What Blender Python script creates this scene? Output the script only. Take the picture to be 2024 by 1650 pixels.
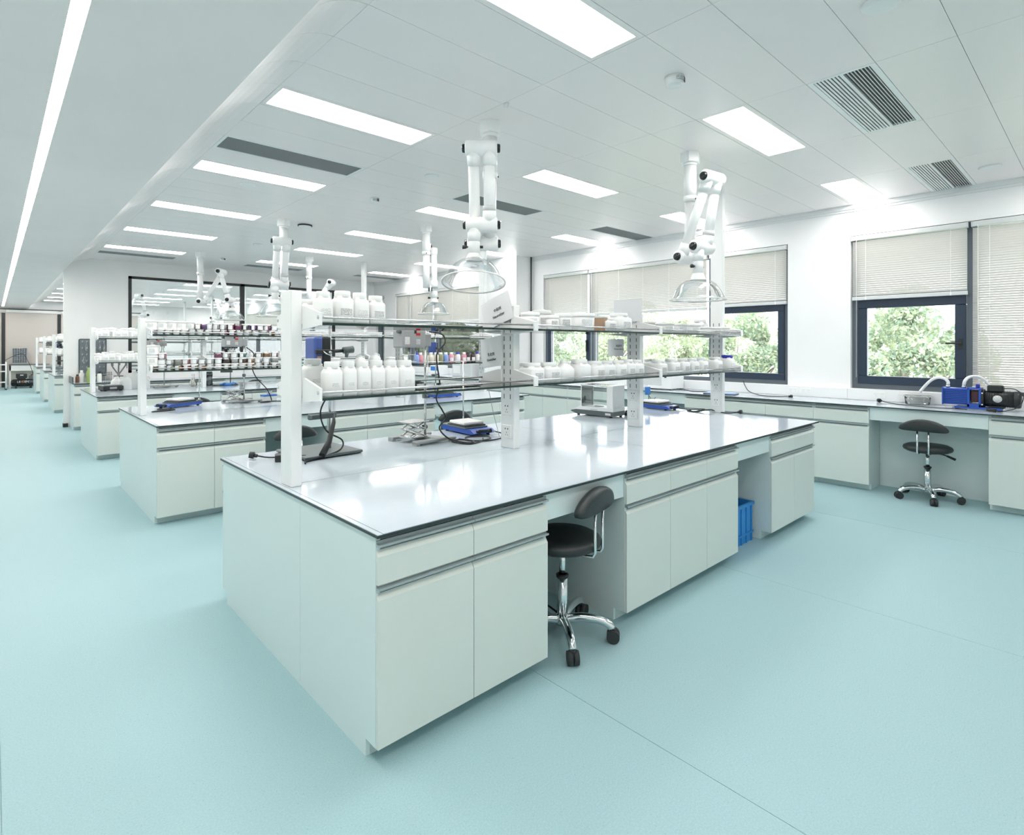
import bpy, bmesh, math, random
from mathutils import Vector, Matrix
R = math.radians
PI = math.pi
rnd = random.Random(7)
for o in list(bpy.data.objects):
    bpy.data.objects.remove(o, do_unlink=True)
SC = bpy.context.scene
COL = SC.collection

# ------------------------------------------------------------------ camera
cam = bpy.data.cameras.new('camera')
camo = bpy.data.objects.new('camera', cam)
COL.objects.link(camo)
cam.sensor_fit = 'HORIZONTAL'
cam.sensor_width = 36.0
cam.lens = 1102.0 / 2024.0 * 36.0
cam.shift_y = -(825.0 - 683.06) / 2024.0
cam.clip_start = 0.05
cam.clip_end = 200
camo.location = (0, 0, 1.52)
camo.rotation_euler = (PI / 2, 0, -0.7498)
SC.camera = camo

# ------------------------------------------------------------------ sky, exposure
world = bpy.data.worlds.new('sky')
SC.world = world
world.use_nodes = True
bg = world.node_tree.nodes['Background']
bg.inputs[0].default_value = (0.93, 0.97, 1.0, 1)
bg.inputs[1].default_value = 3.2
LIGHT = 8.5          # radiance of the ceiling panels
STRIP = 26.0
SC.view_settings.view_transform = 'Standard'
SC.view_settings.look = 'None'
SC.view_settings.exposure = 1.0
SC.view_settings.gamma = 1.0
SC.view_settings.use_curve_mapping = False
SC.cycles.max_bounces = 9
SC.cycles.diffuse_bounces = 5
SC.cycles.glossy_bounces = 4
SC.cycles.transmission_bounces = 6
SC.cycles.transparent_max_bounces = 24
SC.cycles.caustics_reflective = False
SC.cycles.caustics_refractive = False
SC.cycles.use_denoising = True
SC.cycles.sample_clamp_indirect = 6.0

# ------------------------------------------------------------------ materials
M = {}
def mat(name, col, rough=0.5, metal=0.0, spec=0.5, emit=None, estr=0.0, coat=0.0):
    m = bpy.data.materials.new(name); m.use_nodes = True
    b = m.node_tree.nodes['Principled BSDF']
    b.inputs['Base Color'].default_value = (*col, 1)
    b.inputs['Roughness'].default_value = rough
    b.inputs['Metallic'].default_value = metal
    b.inputs['Specular IOR Level'].default_value = spec
    b.inputs['Coat Weight'].default_value = coat
    b.inputs['Coat Roughness'].default_value = 0.05
    if emit:
        b.inputs['Emission Color'].default_value = (*emit, 1)
        b.inputs['Emission Strength'].default_value = estr
    m.diffuse_color = (*col, 1)
    M[name] = m
    return m

def noisy(name, amount=0.06, scale=30.0, detail=3.0, bump=0.0):
    """mottle the base colour of an existing material"""
    m = M[name]; nt = m.node_tree; b = nt.nodes['Principled BSDF']
    tc = nt.nodes.new('ShaderNodeTexCoord')
    n = nt.nodes.new('ShaderNodeTexNoise')
    n.inputs['Scale'].default_value = scale; n.inputs['Detail'].default_value = detail
    nt.links.new(tc.outputs['Object'], n.inputs['Vector'])
    ramp = nt.nodes.new('ShaderNodeMapRange')
    ramp.inputs[1].default_value = 0.3; ramp.inputs[2].default_value = 0.7
    ramp.inputs[3].default_value = 1.0 - amount; ramp.inputs[4].default_value = 1.0 + amount * .5
    nt.links.new(n.outputs['Fac'], ramp.inputs[0])
    mul = nt.nodes.new('ShaderNodeVectorMath'); mul.operation = 'SCALE'
    mul.inputs[0].default_value = b.inputs['Base Color'].default_value[:3]
    nt.links.new(ramp.outputs[0], mul.inputs['Scale'])
    nt.links.new(mul.outputs[0], b.inputs['Base Color'])
    if bump:
        bp = nt.nodes.new('ShaderNodeBump'); bp.inputs['Strength'].default_value = bump
        bp.inputs['Distance'].default_value = 0.002
        nt.links.new(n.outputs['Fac'], bp.inputs['Height'])
        nt.links.new(bp.outputs[0], b.inputs['Normal'])

def thin_glass(name, tint=(0.97, 0.99, 0.985), refl=1.0, rough=0.0, base=0.03):
    m = bpy.data.materials.new(name); m.use_nodes = True
    nt = m.node_tree; nt.nodes.remove(nt.nodes['Principled BSDF'])
    out = nt.nodes['Material Output']
    tr = nt.nodes.new('ShaderNodeBsdfTransparent'); tr.inputs[0].default_value = (*tint, 1)
    gl = nt.nodes.new('ShaderNodeBsdfGlossy'); gl.inputs['Roughness'].default_value = rough
    fr = nt.nodes.new('ShaderNodeFresnel'); fr.inputs[0].default_value = 1.45
    mr = nt.nodes.new('ShaderNodeMath'); mr.operation = 'MULTIPLY_ADD'
    mr.inputs[1].default_value = refl; mr.inputs[2].default_value = base; mr.use_clamp = True
    nt.links.new(fr.outputs[0], mr.inputs[0])
    mx = nt.nodes.new('ShaderNodeMixShader')
    nt.links.new(mr.outputs[0], mx.inputs[0]); nt.links.new(tr.outputs[0], mx.inputs[1]); nt.links.new(gl.outputs[0], mx.inputs[2])
    nt.links.new(mx.outputs[0], out.inputs[0])
    m.diffuse_color = (*tint, .3)
    M[name] = m
    return m

def translucent(name, col, frac=0.4, rough=0.6):
    m = bpy.data.materials.new(name); m.use_nodes = True
    nt = m.node_tree; b = nt.nodes['Principled BSDF']
    b.inputs['Base Color'].default_value = (*col, 1); b.inputs['Roughness'].default_value = rough
    t = nt.nodes.new('ShaderNodeBsdfTranslucent'); t.inputs[0].default_value = (*col, 1)
    mx = nt.nodes.new('ShaderNodeMixShader'); mx.inputs[0].default_value = frac
    nt.links.new(b.outputs[0], mx.inputs[1]); nt.links.new(t.outputs[0], mx.inputs[2])
    nt.links.new(mx.outputs[0], nt.nodes['Material Output'].inputs[0])
    m.diffuse_color = (*col, 1)
    M[name] = m
    return m

def print_mat(name, paper, ink, scale=90.0, thr=0.52):
    """paper printed with short rows of small dark marks"""
    m = bpy.data.materials.new(name); m.use_nodes = True
    nt = m.node_tree; b = nt.nodes['Principled BSDF']; b.inputs['Roughness'].default_value = 0.6
    tc = nt.nodes.new('ShaderNodeTexCoord')
    mp = nt.nodes.new('ShaderNodeMapping'); mp.inputs['Scale'].default_value = (scale, scale, scale)
    nt.links.new(tc.outputs['Object'], mp.inputs[0])
    sx = nt.nodes.new('ShaderNodeSeparateXYZ'); nt.links.new(mp.outputs[0], sx.inputs[0])
    fr = nt.nodes.new('ShaderNodeMath'); fr.operation = 'FRACT'; nt.links.new(sx.outputs[2], fr.inputs[0])
    row = nt.nodes.new('ShaderNodeMath'); row.operation = 'LESS_THAN'; row.inputs[1].default_value = 0.5
    nt.links.new(fr.outputs[0], row.inputs[0])
    n = nt.nodes.new('ShaderNodeTexNoise'); n.inputs['Scale'].default_value = 1.6; n.inputs['Detail'].default_value = 1.0
    nt.links.new(mp.outputs[0], n.inputs['Vector'])
    gt = nt.nodes.new('ShaderNodeMath'); gt.operation = 'GREATER_THAN'; gt.inputs[1].default_value = thr
    nt.links.new(n.outputs['Fac'], gt.inputs[0])
    mu = nt.nodes.new('ShaderNodeMath'); mu.operation = 'MULTIPLY'
    nt.links.new(row.outputs[0], mu.inputs[0]); nt.links.new(gt.outputs[0], mu.inputs[1])
    mx = nt.nodes.new('ShaderNodeMix'); mx.data_type = 'RGBA'
    mx.inputs[6].default_value = (*paper, 1); mx.inputs[7].default_value = (*ink, 1)
    nt.links.new(mu.outputs[0], mx.inputs[0]); nt.links.new(mx.outputs[2], b.inputs['Base Color'])
    M[name] = m
    return m

mat('wall', (.89, .89, .89), .55); noisy('wall', .015, 3)
mat('ceiling', (.90, .845, .835), .32); noisy('ceiling', .012, 2)
mat('plaster', (.90, .83, .815), .7); noisy('plaster', .02, 1.5)
mat('cove', (.90, .84, .83), .55)
mat('floor', (.345, .52, .555), .5, spec=.22)
mat('trim', (.80, .81, .81), .45)
mat('cab_white', (.70, .80, .80), .4)
mat('cab_front', (.70, .75, .71), .42)
mat('plinth', (.62, .72, .72), .45)
mat('top', (.59, .665, .735), .085, spec=.32); noisy('top', .02, 6)
mat('top_edge', (.022, .035, .035), .35)
mat('alu', (.40, .46, .47), .35, metal=.3)
mat('alu_shaded', (.24, .285, .29), .4, metal=.2)  # darker copy of alu, the handle recess shadow put into its colour
mat('steel', (.62, .63, .63), .22, metal=.9)
mat('chrome', (.80, .82, .83), .1, metal=1.0)
mat('steel_white', (.86, .87, .87), .35)
mat('slot', (.04, .045, .05), .6)
mat('glass_edge', (.012, .035, .028), .15)
mat('black', (.018, .021, .023), .45)
mat('black_gloss', (.012, .014, .016), .2)
mat('rubber', (.025, .03, .032), .65)
mat('vinyl', (.022, .028, .03), .42); noisy('vinyl', .15, 60)
mat('cable', (.012, .014, .015), .5)
mat('frame', (.028, .045, .075), .35, metal=.2)
mat('frame_grey', (.10, .125, .15), .4)
mat('blue', (.02, .085, .42), .38)
mat('blue_light', (.05, .22, .62), .4)
mat('blue_cap', (.02, .03, .42), .4)
mat('blue_motor', (.055, .10, .33), .32)
mat('crate', (.03, .25, .62), .45)
mat('grey_motor', (.38, .39, .395), .35, metal=.1)
mat('grey', (.36, .375, .38), .5)
mat('grey_light', (.64, .66, .66), .45)
mat('grey_dark', (.10, .125, .13), .4)
mat('red', (.5, .015, .015), .4)
mat('orange', (.8, .22, .05), .5)
mat('maroon', (.06, .02, .022), .6)
mat('cardboard', (.42, .28, .19), .8)
mat('arm_white', (.93, .935, .935), .3)
mat('plastic_white', (.86, .865, .86), .35)
mat('ceramic', (.88, .88, .87), .25)
mat('paper', (.84, .85, .87), .7)
mat('cream', (.80, .76, .66), .6)
mat('wood', (.35, .2, .1), .5)
mat('silver_bag', (.16, .18, .19), .25, metal=.7); noisy('silver_bag', .7, 18)
mat('foam', (.12, .15, .18), .8)
mat('peg', (.17, .20, .225), .5)
mat('tap', (.22, .225, .22), .35, metal=.3)
mat('bark', (.16, .13, .10), .9); noisy('bark', .3, 12)
mat('ink', (.02, .02, .025), .6)
mat('glow', (1, 1, 1), .5, emit=(1, .97, .935), estr=LIGHT)
mat('glow_warm', (1, 1, 1), .5, emit=(1, .93, .86), estr=STRIP)
for k, c in dict(pink=(.75, .30, .38), rose=(.72, .16, .22), purple=(.30, .10, .48), magenta=(.42, .04, .20), amber=(.55, .22, .05),
                 brown=(.16, .07, .04), dark=(.05, .02, .025), skyblue=(.25, .38, .75), olive=(.28, .30, .16), creamy=(.75, .70, .62),
                 milky=(.84, .84, .83), green=(.32, .44, .14), teal=(.15, .45, .42)).items():
    mat('fill_' + k, c, .3)
translucent('hdpe', (.97, .972, .97), .12, .4)
translucent('blind', (.84, .82, .79), .3, .5)
translucent('roller', (.74, .70, .66), .25, .8)
translucent('leaf_a', (.40, .47, .30), .4); translucent('leaf_b', (.52, .56, .41), .4); translucent('leaf_c', (.27, .36, .27), .4)
thin_glass('pane', (.97, .985, .985), .9, 0, .02)
thin_glass('shelf_glass', (.93, .97, .955), 1.0, 0, .03)
thin_glass('acrylic', (.975, .98, .98), .55, .05, .03)
thin_glass('clear', (.93, .94, .94), 1.0, .05, .06)
print_mat('label_print', (.80, .81, .81), (.16, .17, .18), 190, .47)
print_mat('label_faint', (.84, .85, .85), (.50, .52, .53), 170, .5)

# floor speckle
nt = M['floor'].node_tree; b = nt.nodes['Principled BSDF']
tc = nt.nodes.new('ShaderNodeTexCoord')
n1 = nt.nodes.new('ShaderNodeTexNoise'); n1.inputs['Scale'].default_value = 160; n1.inputs['Detail'].default_value = 2
n2 = nt.nodes.new('ShaderNodeTexVoronoi'); n2.inputs['Scale'].default_value = 42
nt.links.new(tc.outputs['Object'], n1.inputs['Vector']); nt.links.new(tc.outputs['Object'], n2.inputs['Vector'])
r1 = nt.nodes.new('ShaderNodeMapRange'); r1.inputs[1].default_value = .35; r1.inputs[2].default_value = .65; r1.inputs[3].default_value = .94; r1.inputs[4].default_value = 1.04
nt.links.new(n1.outputs['Fac'], r1.inputs[0])
r2 = nt.nodes.new('ShaderNodeMapRange'); r2.inputs[1].default_value = .06; r2.inputs[2].default_value = .12; r2.inputs[3].default_value = .82; r2.inputs[4].default_value = 1.0
nt.links.new(n2.outputs['Distance'], r2.inputs[0])
mm = nt.nodes.new('ShaderNodeMath'); mm.operation = 'MULTIPLY'
nt.links.new(r1.outputs[0], mm.inputs[0]); nt.links.new(r2.outputs[0], mm.inputs[1])
vs = nt.nodes.new('ShaderNodeVectorMath'); vs.operation = 'SCALE'
vs.inputs[0].default_value = b.inputs['Base Color'].default_value[:3]
nt.links.new(mm.outputs[0], vs.inputs['Scale']); nt.links.new(vs.outputs[0], b.inputs['Base Color'])

# ------------------------------------------------------------------ mesh building
class MB:
    def __init__(self):
        self.bm = bmesh.new(); self.mi = 0
    def mark(self, faces):
        for f in faces: f.material_index = self.mi
    def box(self, c0, c1, bev=0.0, seg=1, rot=None, piv=None):
        c = [(a + b_) / 2 for a, b_ in zip(c0, c1)]; s = [abs(b_ - a) for a, b_ in zip(c0, c1)]
        r = bmesh.ops.create_cube(self.bm, size=1.0, matrix=Matrix.Translation(c) @ Matrix.Diagonal((*s, 1)))
        vs = r['verts']; fs = set(f for v in vs for f in v.link_faces)
        if bev > 0:
            es = list(set(e for v in vs for e in v.link_edges))
            rr = bmesh.ops.bevel(self.bm, geom=es, offset=bev, segments=seg, affect='EDGES', profile=.5)
            fs = set(rr['faces']) | set(f for f in fs if f.is_valid)
            vs = list(set(v for f in fs for v in f.verts))
        self.mark(fs)
        if rot is not None:
            bmesh.ops.rotate(self.bm, cent=piv or c, matrix=rot, verts=list(vs))
        return self
    def cyl(self, p0, p1, r0, r1=None, n=16, caps=True):
        r1 = r0 if r1 is None else r1
        p0 = Vector(p0); p1 = Vector(p1); d = p1 - p0; L = d.length
        q = d.to_track_quat('Z', 'Y').to_matrix().to_4x4()
        r = bmesh.ops.create_cone(self.bm, cap_ends=caps, segments=n, radius1=r0, radius2=r1, depth=L,
                                  matrix=Matrix.Translation((p0 + p1) / 2) @ q)
        fs = set(f for v in r['verts'] for f in v.link_faces); self.mark(fs)
        for f in fs:
            if len(f.verts) == 4: f.smooth = True
        return self
    def lathe(self, prof, n=20, c=(0, 0, 0), smooth=True, axis=None):
        rings = []
        for (r, z) in prof:
            if r <= 1e-6: rings.append([self.bm.verts.new((c[0], c[1], c[2] + z))])
            else: rings.append([self.bm.verts.new((c[0] + r * math.cos(2 * PI * i / n), c[1] + r * math.sin(2 * PI * i / n), c[2] + z)) for i in range(n)])
        allv = [v for rg in rings for v in rg]
        for a, b_ in zip(rings, rings[1:]):
            for i in range(n):
                j = (i + 1) % n
                if len(a) == 1 and len(b_) == 1: continue
                if len(a) == 1: f = self.bm.faces.new((a[0], b_[i], b_[j]))
                elif len(b_) == 1: f = self.bm.faces.new((a[i], a[j], b_[0]))
                else: f = self.bm.faces.new((a[i], a[j], b_[j], b_[i]))
                f.material_index = self.mi; f.smooth = smooth
        if axis is not None:
            bmesh.ops.rotate(self.bm, cent=c, matrix=Vector(axis).to_track_quat('Z', 'Y').to_matrix(), verts=allv)
        return self
    def tube(self, pts, r, n=8, caps=True, smooth_path=0):
        if smooth_path: pts = catmull(pts, smooth_path)
        pts = [Vector(p) for p in pts]
        rs = r if isinstance(r, (list, tuple)) else [r] * len(pts)
        if len(rs) != len(pts):
            rs = [rs[0] + (rs[-1] - rs[0]) * i / (len(pts) - 1) for i in range(len(pts))]
        up = Vector((0, 0, 1)); rings = []; prev = None
        for i, p in enumerate(pts):
            t = (pts[min(i + 1, len(pts) - 1)] - pts[max(i - 1, 0)]).normalized()
            if prev is None:
                a = t.cross(up)
                if a.length < 1e-3: a = t.cross(Vector((1, 0, 0)))
            else:
                a = prev - t * prev.dot(t)
                if a.length < 1e-4: a = t.cross(up)
            a.normalize(); prev = a; b_ = t.cross(a)
            rings.append([self.bm.verts.new(p + rs[i] * (a * math.cos(2 * PI * k / n) + b_ * math.sin(2 * PI * k / n))) for k in range(n)])
        for A, B in zip(rings, rings[1:]):
            for k in range(n):
                f = self.bm.faces.new((A[k], A[(k + 1) % n], B[(k + 1) % n], B[k])); f.smooth = True; f.material_index = self.mi
        if caps:
            for rg in (list(reversed(rings[0])), rings[-1]):
                f = self.bm.faces.new(rg); f.material_index = self.mi
        return self
    def prism(self, poly, a, b_, axis='x'):
        """polygon in the two other axes, extruded from a to b along axis"""
        def P(u, v, w):
            return {'x': (w, u, v), 'y': (u, w, v), 'z': (u, v, w)}[axis]
        A = [self.bm.verts.new(P(u, v, a)) for u, v in poly]; B = [self.bm.verts.new(P(u, v, b_)) for u, v in poly]
        fs = [self.bm.faces.new(A), self.bm.faces.new(list(reversed(B)))]
        n = len(poly)
        for i in range(n):
            fs.append(self.bm.faces.new((A[i], B[i], B[(i + 1) % n], A[(i + 1) % n])))
        self.mark(fs)
        return self
    def quad(self, a, b_, c, d):
        f = self.bm.faces.new([self.bm.verts.new(p) for p in (a, b_, c, d)]); f.material_index = self.mi
        return self
    def m(self, i):
        self.mi = i; return self
    def mesh(self, name, mats):
        bmesh.ops.recalc_face_normals(self.bm, faces=self.bm.faces[:])
        me = bpy.data.meshes.new(name); self.bm.to_mesh(me); self.bm.free()
        for x in (mats if isinstance(mats, (list, tuple)) else [mats]): me.materials.append(M[x])
        return me
    def build(self, name, mats, parent=None, loc=None, rot=None):
        return put(name, self.mesh(name, mats), parent, loc, rot)

def catmull(pts, k):
    P = [Vector(p) for p in pts]; P = [P[0] * 2 - P[1]] + P + [P[-1] * 2 - P[-2]]; out = []
    for i in range(1, len(P) - 2):
        a, b_, c, d = P[i - 1:i + 3]
        for s in range(k):
            t = s / k
            out.append(.5 * ((2 * b_) + (c - a) * t + (2 * a - 5 * b_ + 4 * c - d) * t * t + (3 * b_ - a - 3 * c + d) * t ** 3))
    out.append(P[-2]); return out

def put(name, me, parent=None, loc=None, rot=None):
    o = bpy.data.objects.new(name, me); COL.objects.link(o)
    if parent: o.parent = parent
    if loc: o.location = loc
    if rot: o.rotation_euler = rot
    return o
def tag(o, label=None, cat=None, group=None, kind=None):
    if label: o['label'] = label
    if cat: o['category'] = cat
    if group: o['group'] = group
    if kind: o['kind'] = kind
    return o
def thing(name, label, cat, loc=(0, 0, 0), rz=0, group=None):
    o = bpy.data.objects.new(name, None); COL.objects.link(o); o.empty_display_size = .1
    o.location = loc; o.rotation_euler = (0, 0, rz)
    return tag(o, label, cat, group)
def solo(name, mb, mats, label, cat, loc=(0, 0, 0), rz=0, group=None):
    o = mb.build(name, mats); o.location = loc; o.rotation_euler = (0, 0, rz)
    return tag(o, label, cat, group)
def struct(name, mb, mats, parent=None):
    o = mb.build(name, mats, parent)
    if parent is None: o['kind'] = 'structure'
    return o
KIDS = {}
def dup(src, loc, rz=None, label=None, group=None):
    def cp(o, par):
        c = o.copy(); COL.objects.link(c)
        if par: c.parent = par
        for ch in list(o.children): cp(ch, c)
        return c
    c = cp(src, None); c.location = loc
    if rz is not None: c.rotation_euler = (0, 0, rz)
    if label: c['label'] = label
    if group: c['group'] = group
    return c
ORD = ['first', 'second', 'third', 'fourth', 'fifth', 'sixth', 'seventh', 'eighth', 'ninth', 'tenth', 'eleventh', 'twelfth', 'thirteenth', 'fourteenth', 'fifteenth', 'sixteenth', 'seventeenth', 'eighteenth', 'nineteenth', 'twentieth']
def text_mesh(s, size, extrude=.0004):
    cu = bpy.data.curves.new('text', 'FONT'); cu.body = s; cu.size = size; cu.extrude = extrude
    cu.align_x = 'CENTER'; cu.align_y = 'CENTER'
    t = bpy.data.objects.new('text', cu); COL.objects.link(t)
    bpy.context.view_layer.update()
    me = bpy.data.meshes.new_from_object(t)
    bpy.data.objects.remove(t); bpy.data.curves.remove(cu)
    return me
def letter(s, size, matname, parent, loc, rot, name='lettering'):
    me = text_mesh(s, size); me.materials.clear(); me.materials.append(M[matname])
    return put(name, me, parent, loc, rot)

# ------------------------------------------------------------------ dimensions
ZC = 3.17; ZK = 2.92               # lab ceiling, corridor ceiling
XW = 7.40                          # window wall
YP = 13.30                         # glazed partition wall
YE = 27.5                          # far end wall
YF = -2.4                          # wall behind the camera
XL = -1.7
ZT = .845                          # island worktop
GX = [1.33, 2.545, 3.76, 4.975, 6.19, 7.40]
TP = .3782                         # ceiling tile pitch
def row_y(k): return 1.88 + TP * k

# ------------------------------------------------------------------ floor
fl = struct('floor', MB().box((XL, YF, -.12), (XW + .3, YE + .2, -.004)), 'floor')
xs = [XL, .02, 1.85, 3.68, 5.51, XW]
for a, b_ in zip(xs, xs[1:]):
    MB().box((a + .0012, YF, -.004), (b_ - .0012, YE, 0)).build('vinyl_sheet', 'floor', fl)

# ------------------------------------------------------------------ ceiling
ce = struct('ceiling', MB().box((.9, YF, ZC + .02), (XW + .3, YE + .2, ZC + .15)), 'ceiling')
used = {}
for c in (0, 2, 4):
    for k in range(-1, 14): used[(c, 5 * k)] = 'light'
for (c, k) in ((0, 8), (2, 8), (4, 8), (2, -2), (4, -2), (0, 27), (2, 27), (4, 27)): used[(c, k)] = 'vent'
tile = {}
for c in range(5):
    w = GX[c + 1] - GX[c] - .0026
    tile[c] = MB().box((-w / 2, -TP / 2 + .0013, 0), (w / 2, TP / 2 - .0013, .018)).mesh('ceiling_panel', 'ceiling')
for k in range(-11, 31):
    for c in range(5):
        if (c, k) in used: continue
        if abs(row_y(k) - YP) < .15 or row_y(k) > YP - .1: continue
        put('ceiling_panel', tile[c], ce, ((GX[c] + GX[c + 1]) / 2, row_y(k), ZC))
big = MB()
y = YP + .12
while y < YE - .2:
    for c in range(5):
        w = GX[c + 1] - GX[c]
        k = round((y + TP / 2 - 1.88) / TP)
        yy = row_y(k)
        if (c, k) not in used: big.box((GX[c] + .002, yy - TP / 2 + .002, ZC), (GX[c + 1] - .002, yy + TP / 2 - .002, ZC + .018))
    y += TP
o = big.build('ceiling_panel', 'ceiling', ce); o['kind'] = 'stuff'
# corridor ceiling and curved cove between the two heights
ck = struct('ceiling_corridor', MB().box((XL, YF, ZK), (.262 - .03, YE, ZK + .1)).box((.262 + .03, YF, ZK), (.97, YE, ZK + .1))
            .box((.22, YF, ZK + .03), (.30, YE, ZK + .1)), 'plaster')
prof = []
for i in range(9):
    t = i / 8 * PI / 2
    prof.append((.968 + .362 * (1 - math.cos(t)) ** .9, ZK + (ZC - ZK) * math.sin(t)))
prof = [(.968, ZK)] + [(.968 + .362 * (s ** 1.25), ZK + (ZC - ZK) * (1 - (1 - s) ** 1.7)) for s in [i / 8 for i in range(1, 9)]]
cove = MB()
cv = thing('trim_1', None, None); cv['kind'] = 'structure'
cpoly = prof + [(1.33, ZC + .02), (.968, ZC + .02)]
cme = MB().prism(cpoly, -TP / 2 + .0015, TP / 2 - .0015, 'y').mesh('cove_panel', 'cove')
for k in range(-11, 68):
    if row_y(k) < YE - .2: put('cove_panel', cme, cv, (0, row_y(k), 0))
# cornice along the window wall
struct('trim_2', MB().box((XW - .035, YF, ZC - .05), (XW, YP, ZC)).box((XW - .018, YF, ZC - .075), (XW, YP, ZC - .05)), 'trim')

# ------------------------------------------------------------------ walls
struct('wall_left', MB().box((XL - .2, YF, 0), (XL, YE, ZK + .1)), 'wall')
struct('wall_near', MB().box((XL, YF - .2, 0), (XW + .3, YF, ZC + .1)), 'wall')
# window wall with openings   (y0, y1, z0, z1)
WIN = [(-1.3, 2.09, 1.02, 2.81), (2.80, 7.10, 1.02, 2.81), (8.55, 12.25, 1.02, 2.81), (12.78, 13.2, 1.02, 2.81), (15.0, 26.5, 1.02, 2.81)]
wb = MB()
ylast = YF
for (y0, y1, z0, z1) in WIN:
    wb.box((XW, ylast, 0), (XW + .28, y0, ZC + .1))
    wb.box((XW, y0, 0), (XW + .28, y1, z0)); wb.box((XW, y0, z1), (XW + .28, y1, ZC + .1))
    ylast = y1
wb.box((XW, ylast, 0), (XW + .28, YE, ZC + .1))
struct('wall_right', wb, 'wall')
# structural column
struct('wall_column', MB().box((7.0, 7.40, 0), (XW, 8.45, ZC)), 'wall')
# conduit at the column
solo('conduit', MB().cyl((7.34, 7.36, .9), (7.34, 7.36, ZC), .012, n=10), 'black', 'thin black vertical conduit pipe beside the column by the long window', 'pipe')
# partition wall with glazing
PX0, PX1, PZ0, PZ1 = 1.97, 6.30, .98, 2.905
pw = MB().box((.968, YP, 0), (PX0, YP + .12, ZC + .1)).box((PX1, YP, 0), (XW, YP + .12, ZC + .1))
pw.box((PX0, YP, 0), (PX1, YP + .12, PZ0)).box((PX0, YP, PZ1), (PX1, YP + .12, ZC + .1))
struct('wall_back', pw, 'wall')
g = thing('window_6', None, None); g['kind'] = 'structure'
fr = MB()
for (a, b_) in (((PX0, PZ0), (PX1, PZ0 + .05)), ((PX0, PZ1 - .05), (PX1, PZ1)), ((PX0, PZ0), (PX0 + .055, PZ1)), ((PX1 - .06, PZ0), (PX1, PZ1)), ((4.06, PZ0), (4.15, PZ1))):
    fr.box((a[0], YP - .012, a[1]), (b_[0], YP + .05, b_[1]))
fr.build('window_frame', 'black', g)
for x0, x1 in ((PX0 + .055, 4.06), (4.15, PX1 - .06)):
    MB().box((x0, YP + .02, PZ0 + .05), (x1, YP + .028, PZ1 - .05)).build('pane', 'pane', g)
struct('wall_far', MB().box((XL, YE, 0), (XW + .3, YE + .2, ZC + .1)), 'wall')
solo('corner_guard', MB().box((.955, YP - .03, 0), (1.03, YP + .1, .07), .004), 'black', 'small black guard block at the foot of the partition wall end', 'guard')

# ------------------------------------------------------------------ ceiling lights
def col_name(c): return {0: 'aisle-side', 2: 'middle', 4: 'window-side'}[c]
lt = {}
proto_light = None
names_k = {-1: 'row just behind the front of the room'}
for k in range(-1, 14):
    for c in (0, 2, 4):
        yk = row_y(5 * k)
        if abs(yk - YP) < .3 or (k == 6 and False): continue
        w = GX[c + 1] - GX[c] - .004; cx = (GX[c] + GX[c + 1]) / 2
        where = ('%s row of the lab, %s column' % (ORD[k + 1], col_name(c))) if k < 6.5 else ('%s row beyond the glazed partition, %s column' % (ORD[k - 7], col_name(c)))
        lab = 'rectangular white ceiling light panel, ' + where
        if (c) not in lt:
            t = thing('ceiling_light', lab, 'ceiling light', (cx, yk, ZC), 0, 'recessed ceiling light panels')
            hw, hd = w / 2, TP / 2 - .002
            f = MB()
            f.box((-hw, -hd, 0), (hw, -.15, .018)).box((-hw, .15, 0), (hw, hd, .018))
            f.box((-hw, -.15, 0), (-.575, .15, .018)).box((.575, -.15, 0), (hw, .15, .018))
            f.build('frame', 'ceiling', t)
            MB().box((-.575, -.15, .012), (.575, .15, .018)).build('diffuser', 'glow', t)
            lt[c] = t
        else:
            dup(lt[c], (cx, yk, ZC), 0, lab)
solo('strip_light', MB().box((.262 - .028, YF, ZK + .006), (.262 + .028, YE - .6, ZK + .03)), 'glow_warm',
     'long thin glowing strip light let into the corridor ceiling', 'strip light')

# ------------------------------------------------------------------ air vents
def vent(c, k, style, lab, ylen=None):
    y0 = row_y(k); cx = (GX[c] + GX[c + 1]) / 2
    t = thing('air_vent', lab, 'air vent', (cx, y0, ZC), 0, 'ceiling air vents')
    hw, hd = .605, TP / 2 - .002
    f = MB()
    f.box((-hw, -hd, 0), (hw, -.155, .018)).box((-hw, .155, 0), (hw, hd, .018))
    f.box((-hw, -.155, 0), (-.58, .155, .018)).box((.58, -.155, 0), (hw, .155, .018))
    f.build('frame', 'steel_white', t)
    if style == 'dark':
        MB().box((-.58, -.155, .0165), (.58, .155, .0185)).build('duct', 'slot', t)
        sl = MB().box((-.58, -.0012, 0), (.58, .0012, .012), rot=Matrix.Rotation(R(25), 3, 'X')).mesh('slat', 'grey')
        for i in range(18): put('slat', sl, t, (0, -.145 + i * .017, .002))
    else:
        MB().box((-.58, -.155, .0165), (.58, .155, .0185)).build('duct', 'slot', t)
        MB().box((-.58, .004, .014), (.58, .15, .016)).build('damper', 'grey_dark', t)
        MB().box((-.58, -.012, 0), (.58, .008, .02)).build('divider', 'steel_white', t)
        sl = MB().box((-.58, -.0022, 0), (.58, .0022, .005)).mesh('slat', 'steel_white')
        sw = MB().box((-.58, -.006, 0), (.58, .006, .005)).mesh('slat', 'steel_white')
        for i in range(7): put('slat', sw, t, (0, .022 + i * .0205, 0))
        for i in range(7): put('slat', sl, t, (0, -.034 - i * .0185, 0))
    return t
vent(0, 8, 'dark', 'dark grey slatted ceiling vent between the first two aisle-side lights')
vent(2, 8, 'dark', 'dark slatted ceiling vent behind the nearest extraction arm')
vent(4, 8, 'dark', 'dark slatted ceiling vent close above the long window')
vent(0, 27, 'dark', 'narrow dark vent before the last aisle-side light by the partition')
vent(2, 27, 'dark', 'narrow dark vent near the middle of the glazed partition')
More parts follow.
